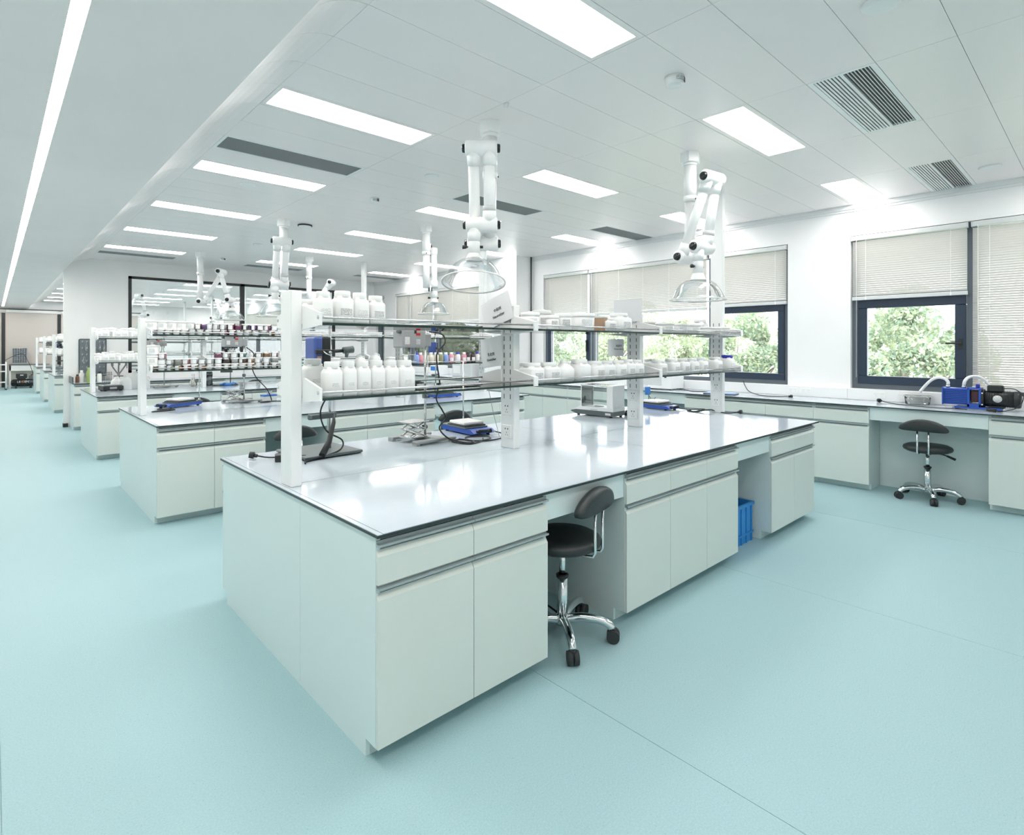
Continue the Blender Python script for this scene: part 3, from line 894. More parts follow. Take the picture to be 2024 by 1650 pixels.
place_stool(False, 6.77, 1.235, -PI / 2, 'black swivel stool with chrome base at the window bench below the blue pump')
place_stool(False, 1.97, 5.16, R(5), 'black swivel stool at the second bench behind the front post')
place_stool(False, 3.79, 5.16, R(-8), 'black swivel stool at the window-end kneehole of the second bench')
place_stool(False, 2.05, 8.82, R(4), 'black swivel stool at the third bench, only its back showing')
place_stool(False, 4.05, 12.5, R(2), 'black swivel stool at the sink bench, only its back showing')
place_stool(False, 6.78, 4.25, -PI / 2 + R(6), 'black swivel stool at the middle window kneehole behind a post')
place_stool(False, 6.78, 10.05, -PI / 2, 'black swivel stool at the far window kneehole')

# ------------------------------------------------------------------ jars
def at_x(px, y):
    """x of the point of the plane y that the photograph shows at column px (used while measuring)"""
    u = (px - 1012.0) / 1102.0; s, c = math.sin(.7498), math.cos(.7498)
    return y * (s + c * u) / (c - s * u)
def sq_loft(m, prof, n=28, e=5.0):
    rings = []
    for (hx, hy, z) in prof:
        rg = []
        for i in range(n):
            a = 2 * PI * i / n; ca, sa = math.cos(a), math.sin(a)
            q = (abs(ca) ** e + abs(sa) ** e) ** (-1 / e)
            rg.append(m.bm.verts.new((hx * q * ca, hy * q * sa, z)))
        rings.append(rg)
    for A, B in zip(rings, rings[1:]):
        for i in range(n):
            f = m.bm.faces.new((A[i], A[(i + 1) % n], B[(i + 1) % n], B[i])); f.smooth = True; f.material_index = m.mi
    m.bm.faces.new(list(reversed(rings[0]))).material_index = m.mi; m.bm.faces.new(rings[-1]).material_index = m.mi
    return m
JC = {}
def jar(kind, x, y, z, w, h, lab, group, lid='plastic_white', fill='hdpe', label='label_faint', lw=.5, lz=.36, rz=0, la=-115, cat='jar'):
    key = (kind, round(w, 3), round(h, 3), lid, fill, label, lw, lz, la)
    if key in JC:
        return dup(JC[key], (x, y, z), rz, lab, group)
    t = thing('plastic_jar' if kind in ('square', 'tub', 'jug') else ('sample_jar' if kind == 'small' else 'reagent_bottle'), lab, cat, (x, y, z), rz, group)
    r = w / 2
    if kind == 'square':
        sq_loft(MB(), [(r * .93, r * .93, 0), (r, r, .008), (r, r, h * .65), (r * .97, r * .97, h * .70), (r * .86, r * .86, h * .755), (r * .74, r * .74, h * .785), (r * .74, r * .74, h * .84)]).build('body', fill, t)
        MB().lathe([(r * .80, h * .80), (r * .83, h * .81), (r * .83, h * .97), (r * .78, h), (0, h)], 24).build('lid', lid, t)
        if label:
            a = lw * r
            MB().box((-a, -r - .0012, h * lz - a * .55), (a, -r + .003, h * lz + a * .55)).build('label', label, t)
    elif kind == 'tub':
        MB().lathe([(0, 0), (r * .92, 0), (r * .94, .004), (r, h * .80), (0, h * .80)], 28).build('body', fill, t)
        MB().lathe([(r * 1.02, h * .74), (r * 1.05, h * .76), (r * 1.05, h * .90), (r * .95, h * .94), (r * .3, h * .96), (r * .28, h), (0, h)], 28).build('lid', lid, t)
        if label:
            m = MB(); n = 6; a0 = R(la - 28); a1 = R(la + 28); rr = r * 1.005
            for i in range(n):
                p = a0 + (a1 - a0) * i / n; q = a0 + (a1 - a0) * (i + 1) / n
                m.quad((rr * math.cos(p), rr * math.sin(p), h * .2), (rr * math.cos(q), rr * math.sin(q), h * .2), (rr * math.cos(q), rr * math.sin(q), h * .6), (rr * math.cos(p), rr * math.sin(p), h * .6))
            m.build('label', label, t)
    elif kind == 'small':
        MB().lathe([(0, .001), (r, .001), (r, h * .8), (r * .97, h * .82)], 18).build('body', 'clear', t)
        MB().lathe([(0, .003), (r * .95, .003), (r * .95, h * .70), (0, h * .70)], 18).build('contents', fill, t)
        MB().lathe([(r * 1.03, h * .80), (r * 1.04, h * .98), (r * 1.0, h), (0, h)], 18).build('lid', lid, t)
        if label:
            m = MB(); n = 6; a0 = R(la - 48 * lw * 2); a1 = R(la + 48 * lw * 2); rr = r * 1.012
            for i in range(n):
                p = a0 + (a1 - a0) * i / n; q = a0 + (a1 - a0) * (i + 1) / n
                m.quad((rr * math.cos(p), rr * math.sin(p), h * .08), (rr * math.cos(q), rr * math.sin(q), h * .08), (rr * math.cos(q), rr * math.sin(q), h * .72), (rr * math.cos(p), rr * math.sin(p), h * .72))
            m.build('label', label, t)
    elif kind == 'bottle':
        MB().lathe([(0, 0), (r * .95, 0), (r, .006), (r, h * .66), (r * .85, h * .76), (r * .5, h * .84), (r * .5, h * .86)], 20).build('body', fill, t)
        MB().lathe([(r * .62, h * .82), (r * .62, h), (0, h)], 18).build('lid', lid, t)
        if label:
            m = MB(); n = 5; a0 = R(la - 40); a1 = R(la + 40); rr = r * 1.012
            for i in range(n):
                p = a0 + (a1 - a0) * i / n; q = a0 + (a1 - a0) * (i + 1) / n
                m.quad((rr * math.cos(p), rr * math.sin(p), h * .22), (rr * math.cos(q), rr * math.sin(q), h * .22), (rr * math.cos(q), rr * math.sin(q), h * .52), (rr * math.cos(p), rr * math.sin(p), h * .52))
            m.build('label', label, t)
    elif kind == 'jug':
        sq_loft(MB(), [(r * .9, r * .8, 0), (r, r * .9, .008), (r, r * .9, h * .55), (r * .85, r * .7, h * .70), (r * .34, r * .34, h * .86), (r * .30, r * .30, h * .90)], e=3.5).build('body', fill, t)
        MB().lathe([(r * .38, h * .86), (r * .38, h), (0, h)], 16).build('lid', lid, t)
        MB().tube([(r * .30, 0, h * .84), (r * .75, 0, h * .90), (r * .92, 0, h * .80), (r * .9, 0, h * .62)], r * .11, 8, smooth_path=3).build('jug_handle', fill, t)
    JC[key] = t
    return t
ZL, ZU = GZ[0] + GT, GZ[1] + GT
Y1f, Y1b = 2.555, 2.875
# front bench, lower shelf, first bay: seven tall square jars
G = 'white jars on the lower shelf of the front bench'
for i, (pl, pr_, row, h) in enumerate([(606, 646, 'b', .172), (646, 681, 'f', .165), (681, 709, 'f', .168), (709, 737, 'f', .165), (737, 765, 'f', .168), (765, 792, 'f', .165), (792, 824, 'f', .165)]):
    yf = 2.50 if row == 'f' else Y1b - .05
    x0, x1 = at_x(pl, yf), at_x(pr_, yf)
    w = min(.125, x1 - x0 - .002); yy = yf + w / 2
    jar('square', (x0 + x1) / 2, yy, ZL, w, h, 'tall square white jar, %s from the front post, front bench lower shelf' % ORD[i], G, lz=.33, lw=.38)
G = 'white jars on the upper shelf of the front bench'
for i, (pl, pr_, row, h, lb, k) in enumerate([(598, 631, 'b', .135, 'label_print', 'square'), (629, 661, 'f', .15, 'label_faint', 'square'), (667, 703, 'f', .158, 'label_print', 'square'), (703, 733, 'f', .155, 'label_faint', 'square'), (735, 765, 'f', .145, 'label_print', 'square')]):
    yf = 2.50 if row == 'f' else Y1b - .05
    x0, x1 = at_x(pl, yf), at_x(pr_, yf)
    w = min(.125, x1 - x0 - .002); yy = yf + w / 2
    jar(k, (x0 + x1) / 2, yy, ZU, w, h, 'square white jar, %s from the front post, front bench upper shelf' % ORD[i], G, label=lb, lz=.36, lw=.62)
# second bay lower
G = 'white jars in the second bay of the front bench'
for i, (pl, pr_, row, h, k, lb) in enumerate([(1022, 1046, 'b', .12, 'square', 'label_print'), (1046, 1077, 'f', .13, 'square', 'label_print'), (1078, 1110, 'f', .13, 'square', 'label_print'), (1110, 1138, 'f', .14, 'jug', None),
                                     (1138, 1172, 'f', .145, 'square', None), (1172, 1197, 'f', .13, 'square', 'label_print'), (1197, 1218, 'f', .13, 'square', 'label_print'), (1219, 1240, 'f', .13, 'square', 'label_print'), (1240, 1258, 'f', .135, 'square', 'label_print'), (1258, 1275, 'f', .13, 'square', 'label_print')]):
    yy = Y1f if row == 'f' else Y1b
    x0, x1 = at_x(pl, yy - .05), at_x(pr_, yy - .05)
    jar(k, (x0 + x1) / 2, yy, ZL, min(.14, x1 - x0 - .004), h, ('translucent white jug' if k == 'jug' else 'square white jar') + ', %s from the left, second bay, front bench lower shelf' % ORD[i], G, label=lb, lz=.36, lw=.5, lid='blue_cap' if i == 4 and 0 else 'plastic_white')
for i, (pl, pr_, row, h, k, lb, lid, nm) in enumerate([(1046, 1072, 'f', .115, 'tub', 'label_faint', 'plastic_white', 'large white tub'), (1068, 1093, 'b', .165, 'tub', 'label_print', 'plastic_white', 'tall white tub'), (1094, 1112, 'f', .10, 'tub', 'label_print', 'plastic_white', 'small white tub with dark print'),
                                              (1113, 1136, 'f', .12, 'tub', 'label_print', 'plastic_white', 'white tub with printed label'), (1124, 1142, 'b', .135, 'tub', 'label_faint', 'plastic_white', 'white tub'), (1143, 1181, 'f', .13, 'tub', 'label_faint', 'plastic_white', 'wide white tub with knobbed lid'),
                                              (1196, 1219, 'f', .10, 'square', 'label_print', 'plastic_white', 'square white jar with grey label'), (1220, 1246, 'f', .14, 'square', 'label_print', 'plastic_white', 'white jar with a bulging lid')]):
    yy = Y1f if row == 'f' else Y1b
    x0, x1 = at_x(pl, yy - .05), at_x(pr_, yy - .05)
    jar(k, (x0 + x1) / 2, yy, ZU, min(.17, x1 - x0 - .002), h, '%s, %s from the left, second bay, front bench upper shelf' % (nm, ORD[i]), G, label=lb, lid=lid)
def carton(x, y, z, sx, sy, sz, lab, side='cardboard', top='paper', cat='box', group=None):
    t = thing('carton', lab, cat, (x, y, z), 0, group)
    MB().box((-sx / 2, -sy / 2, 0), (sx / 2, sy / 2, sz), .002).build('body', side, t)
    MB().box((-sx / 2 - .002, -sy / 2 - .002, sz - .012), (sx / 2 + .002, sy / 2 + .002, sz + .002), .001).build('lid', top, t)
    MB().box((-sx * .28, -sy / 2 - .0035, sz * .25), (sx * .2, -sy / 2 - .0005, sz * .62)).build('label', 'label_print', t)
    return t
carton(2.60, 2.86, ZU, .16, .14, .12, 'small brown carton with a white lid behind the second post, upper shelf')
carton(at_x(1188, 2.56), 2.56, ZU, .075, .1, .11, 'narrow brown cardboard box between white tubs on the upper shelf')
# third bay
G = 'jars in the third bay of the front bench'
for i, (pl, pr_, row, h, k, lb, lid, nm) in enumerate([(1282, 1305, 'b', .12, 'square', 'label_print', 'plastic_white', 'square white jar'), (1296, 1326, 'f', .125, 'square', 'label_print', 'plastic_white', 'broad square white jar'), (1327, 1347, 'f', .13, 'square', 'label_print', 'plastic_white', 'square white jar'),
                                                     (1347, 1366, 'f', .13, 'square', 'label_print', 'plastic_white', 'square white jar'), (1366, 1384, 'f', .13, 'square', 'label_print', 'plastic_white', 'square white jar'), (1384, 1402, 'f', .135, 'square', 'label_print', 'plastic_white', 'square white jar'),
                                                     (1412, 1432, 'f', .135, 'square', 'label_print', 'plastic_white', 'square white jar'), (1436, 1457, 'f', .15, 'square', 'label_faint', 'blue_cap', 'white jar with bright blue lid')]):
    yy = Y1f if row == 'f' else Y1b
    x0, x1 = at_x(pl, yy - .05), at_x(pr_, yy - .05)
    xx = min((x0 + x1) / 2, 5.30)
    jar(k, xx, yy, ZL, min(.125, x1 - x0 - .004), h, '%s, %s from the left, third bay, front lower shelf' % (nm, ORD[i]), G, label=lb, lid=lid, lw=.5)
for i, (pl, pr_, row, h, k, lid, nm) in enumerate([(1276, 1304, 'b', .12, 'tub', 'plastic_white', 'wide white tub'), (1299, 1309, 'f', .05, 'bottle', 'red', 'tiny white bottle with red lid'), (1312, 1336, 'f', .09, 'tub', 'plastic_white', 'clear white tub'),
                                                   (1340, 1364, 'f', .09, 'tub', 'plastic_white', 'white tub'), (1366, 1388, 'f', .09, 'tub', 'plastic_white', 'white tub'), (1394, 1418, 'b', .16, 'square', 'plastic_white', 'tall white jar'),
                                                   (1398, 1412, 'f', .07, 'tub', 'plastic_white', 'small white pot'), (1414, 1428, 'f', .07, 'tub', 'plastic_white', 'small white pot'), (1430, 1444, 'f', .075, 'tub', 'plastic_white', 'small white pot'), (1445, 1458, 'f', .055, 'tub', 'plastic_white', 'small low white pot')]):
    yy = Y1f if row == 'f' else Y1b
    x0, x1 = at_x(pl, yy - .05), at_x(pr_, yy - .05)
    xx = min((x0 + x1) / 2, 5.31)
    jar(k, xx, yy, ZU, min(.15, x1 - x0 - .003), h, '%s, %s from the left, third bay, front upper shelf' % (nm, ORD[i]), G, lid=lid, label='label_faint')

# second bench: rows of little clear jars
y2 = (BEN[1][1] + BEN[1][2]) / 2
def row_jars(pxs, fills, layer, level, z, w, h, yy=None, shelf='upper', kind='small'):
    for i, (px, f) in enumerate(zip(pxs, fills)):
        if f is None: continue
        names = dict(milky='white', amber='amber', brown='brown', dark='near-black', rose='red', pink='pink', purple='purple', magenta='magenta', creamy='cream', olive='olive', teal='teal', skyblue='blue')
        y_ = yy or (y2 - .195)
        lab = 'small jar of %s cream, %s from the aisle, %s layer, second bench %s shelf' % (names[f], ORD[i], layer, shelf)
        jar(kind, at_x(px, y_), y_, z, w, h, lab, 'small sample jars on the second bench', fill='fill_' + f, label='paper' if rnd.random() < .8 else None, lw=rnd.choice((.24, .34)) if f not in ('milky', 'creamy') else .45, lid='clear' if rnd.random() < .3 else 'plastic_white', la=-118 + rnd.choice((-14, 0, 12)))
P1 = [304 + 15.9 * i for i in range(16)]
row_jars(P1, 'brown milky olive amber rose olive amber milky creamy olive milky creamy amber milky dark brown'.split(), 'bottom', 1, ZL, .077, .058, shelf='lower')
P2 = [None, 319] + [335 + 15.9 * i for i in range(14)]
row_jars([304 + 15.9 * i for i in range(16)], [None, 'milky', 'milky', 'creamy', 'rose', 'milky', 'milky', 'milky', 'milky', 'dark', 'milky', 'brown', 'amber', 'milky', 'milky', 'milky'], 'middle', 2, ZL + .0585, .077, .058, shelf='lower')
row_jars([304 + 15.9 * i for i in range(16)], [None, 'rose', None, None, None, None, None, None, 'magenta', 'creamy', 'milky', 'teal', None, 'olive', 'amber', 'pink'], 'top', 3, ZL + .117, .077, .056, shelf='lower')
row_jars([302 + 15.6 * i for i in range(16)], 'milky milky milky creamy milky milky milky milky milky pink magenta milky milky milky milky amber'.split(), 'bottom', 1, ZU, .075, .056, shelf='upper')
row_jars([391, 403, 413, 427, 441, 455, 470, 485, 500, 514, 528, 542], 'amber purple milky milky milky rose magenta dark purple creamy magenta milky'.split(), 'top', 2, ZU + .0565, .072, .066, shelf='upper')
for i, px in enumerate((300, 320, 338, 357, 375)):
    yy = y2 - .17
    jar('tub', at_x(px, yy), yy, ZU + .0565, .105, .082, 'white lidded pot, %s from the aisle, upper layer, second bench upper shelf' % ORD[i], 'white pots on the second bench', label='label_faint')
for i in range(2):
    jar('tub', at_x(303, y2 - .17), y2 - .17, ZL + .0585 + i * .098, .105, .096, 'white tub stacked at the aisle end of the second bench lower shelf, %s' % ('lower', 'upper')[i], 'white tubs stacked at the aisle end')
# second bench, second bay
for i, (px, w, h) in enumerate(((612, .2, .06), (648, .18, .055), (690, .22, .065), (735, .2, .06), (778, .16, .06), (812, .15, .065))):
    yy = y2 - .12
    carton(at_x(px, yy), yy, ZU, w, .16, h, 'flat white box, %s from the left, second bench upper shelf behind the jars' % ORD[i], 'paper', 'plastic_white', 'box', 'flat white boxes on the second bench')
for i, (px, h, k, lid, f) in enumerate(((600, .07, 'bottle', 'plastic_white', 'fill_teal'), (622, .12, 'square', 'plastic_white', 'hdpe'), (662, .10, 'tub', 'plastic_white', 'hdpe'), (712, .12, 'jug', 'plastic_white', 'hdpe'), (742, .15, 'jug', 'plastic_white', 'hdpe'), (772, .10, 'tub', 'plastic_white', 'hdpe'), (800, .12, 'square', 'plastic_white', 'hdpe'))):
    yy = y2 - .15
    jar(k, at_x(px, yy), yy, ZL, .12 if k != 'bottle' else .05, h, '%s, %s from the left, second bench lower shelf, middle bay' % ({'bottle': 'small teal bottle', 'square': 'square white jar', 'tub': 'white tub', 'jug': 'white plastic jug'}[k], ORD[i]), 'containers in the middle bay of the second bench', lid=lid, fill=f, label='label_faint')
# second bench, third bay: coloured bottles
for i, (px, f, lid, nm) in enumerate(((823, 'skyblue', 'blue_cap', 'blue bottle with blue cap'), (831, 'pink', 'plastic_white', 'pink bottle'), (852, 'creamy', 'plastic_white', 'cream bottle'), (862, 'creamy', 'plastic_white', 'cream bottle'), (871, 'olive', 'plastic_white', 'olive bottle'),
                                      (881, 'skyblue', 'plastic_white', 'pale blue bottle'), (892, 'pink', 'plastic_white', 'pink bottle'), (905, 'milky', 'blue_cap', 'white bottle with blue cap'), (917, 'pink', 'plastic_white', 'pink bottle'), (925, 'dark', 'black', 'black bottle with white label'), (935, 'dark', 'black', 'black bottle with white label'), (943, 'creamy', 'blue_cap', 'cream bottle with blue cap'))):
    yy = y2 - .19
    jar('bottle', min(at_x(px, yy), 5.29), yy, ZL, .074, .15, '%s, %s from the left, second bench lower shelf, window end' % (nm, ORD[i]), 'coloured bottles on the second bench', fill='fill_' + f, lid=lid, label='paper' if i > 5 else None)
for i, px in enumerate((852, 868)):
    jar('tub', at_x(px, y2 - .1), y2 - .1, ZU, .09, .06, 'small pale pot, %s of two alone on the second bench upper shelf, window end' % ('left', 'right')[i], 'pots at the window end of the second bench', label=None)
# third bench
y3 = (BEN[2][1] + BEN[2][2]) / 2
for lev, z, nm in ((0, ZL, 'lower'), (1, ZU, 'upper')):
    for i in range(7):
        yy = y3 - .16
        px = (195, 208, 221, 233, 246, 258, 269)[i]
        jar('tub' if (i + lev) % 3 == 0 else 'square', at_x(px, yy), yy, z, .105, .15 + .012 * ((i * 7) % 3 - 1), 'white jar, %s from the aisle, third bench %s shelf' % (ORD[i], nm), 'white jars on the third bench', label='label_faint' if i != 2 else 'label_print')
    for i in range(5):
        yy = y3 - .12
        jar('square', 2.75 + .24 * i, yy, z, .11, .15, 'white jar, %s in the middle bay, third bench %s shelf' % (ORD[i], nm), 'white jars on the third bench', label=None)
for bi in (3, 4, 5):
    yb = (BEN[bi][1] + BEN[bi][2]) / 2
    for lev, z, nm in ((0, ZL, 'lower'), (1, ZU, 'upper')):
        for i in range(8):
            jar('square' if i % 2 else 'tub', 1.17 + .15 * i, yb - .16, z, .11, .16 + .02 * ((i + bi) % 2), 'white jar, %s from the aisle, %s shelf, %s bench beyond the glass' % (ORD[i], nm, ('first', 'second', 'last')[bi - 3]), 'white jars beyond the glass', label=None)

# ------------------------------------------------------------------ bench equipment
def cable(lab, pts, r=.004, m='cable', k=6, cat='cable', plug=None):
    mb = MB().tube(pts, r, 8, smooth_path=k)
    if plug:
        p = Vector(pts[-1]); d = (p - Vector(pts[-2])).normalized()
        t = thing('power_cable', lab, cat, tuple(pts[0]))
        for v in mb.bm.verts: v.co -= Vector(pts[0])
        mb.build('cord', m, t)
        q = p - Vector(pts[0])
        MB().cyl(q, q + d * .022, .010, .012, 12).cyl(q + d * .02, q + d * .046, .021, .019, 16).build('plug', 'black', t)
        return t
    return solo('cable', mb, m, lab, cat)
def overhead_stirrer(lab, loc, rz, ztop, mz, style, blue='blue_motor'):
    """support stand with a clamped stirrer motor; rod at the origin"""
    t = thing('overhead_stirrer', lab, 'stirrer', loc, rz, 'overhead stirrers on stands')
    MB().cyl((0, 0, .02), (0, 0, ztop), .0085, n=16).build('stand_rod', 'steel', t)
    if style == 'box':
        MB().box((-.26, -.2, .006), (.12, .2, .022), .004).box((-.25, -.19, 0), (-.21, -.15, .007)).box((.07, -.19, 0), (.11, -.15, .007)).box((-.25, .15, 0), (-.21, .19, .007)).box((.07, .15, 0), (.11, .19, .007)).build('base_plate', 'grey_dark', t)
        m = MB().box((-.135, -.065, mz - .09), (-.078, .065, mz + .075), .012, 2).build('motor_housing', blue, t)
        MB().box((-.0785, -.06, mz - .085), (-.02, .06, mz + .075), .01, 2).build('motor_cover', 'black', t)
        MB().box((-.118, -.068, mz - .078), (-.088, -.0645, mz - .045)).build('rating_label', 'cardboard', m)
        m = MB().box((-.13, -.085, mz - .032), (-.02, -.063, mz - .004), .004).cyl((-.03, -.075, mz - .015), (.06, -.075, mz - .012), .011, n=14).build('clamp', 'black', t)
        MB().cyl((.05, -.08, mz - .010), (.115, -.085, mz - .004), .021, .023, 18).cyl((.075, -.083, mz - .02), (.07, -.083, mz - .055), .014, .009, 12).build('clamp_handle', 'grey_dark', m)
        MB().tube([(-.09, -.08, mz - .01), (-.075, -.1, mz - .03), (-.05, -.11, mz - .04)], .004, 8).cyl((-.055, -.09, mz - .02), (-.055, -.12, mz - .022), .008, n=10).build('clamp_screw', 'steel', m)
        MB().cyl((-.09, 0, mz - .09), (-.09, 0, mz - .15), .006, n=12).build('shaft', 'steel', t)
        # lower holder
        MB().box((-.15, -.03, .215), (.035, .0, .25), .005).box((-.15, -.06, .222), (-.09, -.028, .247), .004).build('lower_clamp', 'grey_dark', t)
    else:
        w = .20
        MB().box((-w, -.17, .012), (w * .75, -.11, .03), .004).box((-w, .11, .012), (w * .75, .17, .03), .004).box((-.03, -.17, .012), (.06, .17, .032), .004).box((-w, -.165, 0), (-w + .03, -.115, .013)).box((-w, .115, 0), (-w + .03, .165, .013)).box((w * .6, -.165, 0), (w * .72, -.115, .013)).box((w * .6, .115, 0), (w * .72, .165, .013)).build('base_frame', 'grey', t)
        m = MB().box((-.235, -.06, mz - .07), (-.04, .06, mz + .055), .01, 2).box((-.06, -.035, mz - .06), (.03, .035, mz + .03), .006).build('motor_housing', 'grey_motor', t)
        MB().box((-.22, -.062, mz - .045), (-.18, -.0595, mz + .005)).build('rating_label', 'label_faint', m)
        MB().box((-.125, -.062, mz + .015), (-.09, -.0595, mz + .032)).build('warning_label', 'red', m)
        MB().box((-.125, -.062, mz - .045), (-.09, -.0595, mz - .01)).build('print_label', 'label_print', m)
        MB().cyl((-.235, -.03, mz + .04), (-.262, -.03, mz + .04), .014, .011, 14).build('speed_knob', 'grey_dark', m)
        MB().box((-.14, -.0615, mz + .028), (-.122, -.0598, mz + .05)).build('switch', 'black', m)
        c = MB().cyl((-.14, 0, mz - .07), (-.14, 0, mz - .17), .007, n=10)
        for i in range(4):
            a = PI / 4 + i * PI / 2
            c.cyl((-.14 + .042 * math.cos(a), .042 * math.sin(a), mz - .07), (-.14 + .042 * math.cos(a), .042 * math.sin(a), mz - .165), .0035, n=8)
        c.lathe([(.03, -.163), (.05, -.163), (.05, -.172), (.03, -.172)], 20, (-.14, 0, mz)).lathe([(.034, -.115), (.046, -.115), (.046, -.121), (.034, -.121)], 20, (-.14, 0, mz))
        c.build('homogeniser_cage', 'steel', t)
        MB().box((-.02, -.025, mz - .02), (.02, .025, mz + .02), .003).cyl((.0, -.022, .32), (-.03, -.05, .32), .006, n=8).box((-.016, -.016, .30), (.016, .016, .335), .003).build('boss_clamp', 'grey_dark', t)
    return t
def lab_jack(lab, loc, rz=0):
    t = thing('lab_jack', lab, 'lab jack', loc, rz, 'scissor lab jacks')
    MB().box((-.075, -.065, 0), (.075, .065, .008), .001).build('base_plate', 'steel', t)
    MB().box((-.085, -.075, .108), (.085, .075, .114), .001).build('top_plate', 'steel', t)
    for sy in (-.055, .055):
        for (za, zb) in ((.01, .058), (.058, .106)):
            for sg in (-1, 1):
                MB().cyl((-.06 * sg, sy, za), (.06 * sg, sy, zb), .0055, n=8).build('scissor_bar', 'steel', t)
    s = MB()
    for (x, z) in ((-.06, .010), (.06, .010), (-.06, .058), (.06, .058), (-.06, .106), (.06, .106)):
        s.cyl((x, -.06, z), (x, .06, z), .005, n=8)
    s.cyl((-.07, 0, .058), (.10, 0, .058), .005, n=10)
    s.build('cross_rods', 'chrome', t)['kind'] = 'stuff'
    MB().cyl((.095, 0, .058), (.125, 0, .058), .016, n=16).build('knob', 'black', t)
    return t
def hotplate(lab, loc, rz=0, rod=.55, probe=None):
    t = thing('hotplate_stirrer', lab, 'hotplate', loc, rz, 'blue hotplate stirrers')
    m = MB()
    m.prism([(-.21, .012), (.19, .012), (.21, .03), (.21, .045), (-.19, .045), (-.235, .022)], -.1, .1, 'x').build('housing', 'blue', t)
    MB().box((-.104, -.13, .045), (.104, .215, .056), .003).build('deck', 'grey_dark', t)
    f = MB()
    for x in (-.075, .075):
        for y in (-.17, .17): f.cyl((x, y, 0), (x, y, .013), .014, n=12)
    f.build('feet', 'rubber', t)
    MB().box((-.1, -.11, .056), (.1, .13, .066), .003).build('heat_shield', 'black', t)
    MB().box((-.095, -.095, .066), (.095, .115, .092), .012, 3).build('hot_plate', 'ceramic', t)
    for x in (-.05, .05):
        MB().cyl((x, -.215, .03), (x, -.24, .034), .017, .015, 18).build('dial', 'black', t)
    MB().box((-.025, -.232, .026), (.025, -.20, .044), .002).build('display', 'black_gloss', t)
    if rod:
        MB().cyl((.085, .18, .04), (.085, .18, rod), .0055, n=12).cyl((.085, .18, .05), (.085, .18, .075), .013, n=14).build('support_rod', 'steel', t)
    if probe:
        MB().box((.03, .165, probe - .04), (.10, .195, probe + .05), .006).build('controller', 'blue_light', t)
        MB().tube([(.06, .165, probe - .04), (.05, .12, probe - .08), (.0, .05, probe - .09), (0, .02, .12)], .003, 6, smooth_path=4).build('probe_lead', 'cable', t)
    return t
OS = overhead_stirrer
s1 = OS('blue and black overhead stirrer on a black stand behind the nearest post', (1.575, 3.40, ZT), R(3), .82, .655, 'box')
s2 = OS('grey overhead homogeniser on a steel stand in the middle of the front bench', (2.262, 3.34, ZT), R(4), .80, .73, 'motor')
lab_jack('chrome scissor lab jack standing on the steel stand base, front bench', (2.165, 3.345, ZT + .033), R(10))
h1 = hotplate('blue hotplate stirrer with white top beside the second post, front bench', (2.715, 3.43, ZT), R(-4), .55)
hotplate('blue hotplate stirrer with white top and blue controller, window end of front bench', (5.235, 3.33, ZT), R(-6), .24, .17)
# cables of the front bench
cable('black cable looping down from the blue and black stirrer motor', [(1.50, 3.34, 1.42), (1.53, 3.30, 1.26), (1.47, 3.30, 1.12), (1.50, 3.29, 1.0), (1.60, 3.28, .93), (1.57, 3.24, .88), (1.45, 3.20, .86), (1.33, 3.17, .851), (1.30, 3.12, .850)], .005)
solo('strap', MB().tube([(1.43, 3.19, .868), (1.50, 3.25, .93), (1.56, 3.31, 1.04), (1.575, 3.34, 1.09)], [.020, .018, .013, .006], 8), 'black', 'black tapering cloth strap leaning on the nearest stirrer stand', 'strap')
cable('black mains cable running down from the grey homogeniser into a coil', [(2.25, 3.27, 1.62), (2.36, 3.27, 1.60), (2.37, 3.25, 1.54), (2.29, 3.24, 1.45), (2.31, 3.23, 1.25), (2.28, 3.23, 1.15), (2.34, 3.24, 1.06), (2.37, 3.24, 1.0), (2.30, 3.22, .94), (2.33, 3.14, .87), (2.40, 3.02, .85), (2.47, 3.05, .85), (2.44, 3.16, .852), (2.34, 3.12, .853), (2.38, 2.98, .85), (2.52, 3.02, .85), (2.60, 3.10, .85)], .0055)
cable('black cable lying in loops before the blue hotplate beside the second post', [(2.80, 3.20, .868), (2.83, 3.10, .850), (2.72, 3.02, .85), (2.55, 3.0, .85), (2.48, 3.10, .85), (2.54, 3.22, .85), (2.66, 3.13, .853), (2.60, 3.03, .853), (2.47, 3.06, .85), (2.46, 3.2, .85)], .0045)
t = cable('black power cable with a round plug at the aisle end of the front bench', [(1.45, 3.40, .853), (1.36, 3.36, .852), (1.28, 3.38, .852), (1.20, 3.42, .855), (1.15, 3.45, .866)], .0045, plug=True)
solo('power_adapter', MB().box((-.07, -.035, 0), (.07, .035, .04), .006, 2).cyl((.07, 0, .02), (.1, 0, .018), .007, n=10), 'black', 'black power adapter block lying behind the nearest post', 'adapter', (1.27, 3.30, ZT), R(-20))
cable('black cable with a plug looped at the window end of the front bench', [(5.26, 3.10, .868), (5.33, 3.02, .85), (5.24, 2.90, .85), (5.33, 2.83, .87), (5.36, 2.93, .86), (5.25, 2.98, .852), (5.21, 2.86, .851), (5.33, 2.78, .87), (5.355, 2.70, .853), (5.34, 2.58, .852), (5.355, 2.50, .866)], .0055, plug=True)
solo('power_adapter', MB().box((-.04, -.028, 0), (.04, .028, .035), .005).box((-.03, -.02, .035), (.0, .02, .05), .003).cyl((-.02, -.008, .05), (-.02, -.008, .068), .002, n=6).cyl((-.02, .008, .05), (-.02, .008, .068), .002, n=6), 'black', 'small black plug adapter lying beside the third post', 'adapter', (4.50, 3.19, ZT), R(30))
cable('thin grey probe wire hanging down behind the second post', [(2.60, 3.05, 1.262), (2.64, 3.06, 1.12), (2.70, 3.08, .97), (2.74, 3.08, .851)], .002, 'grey')
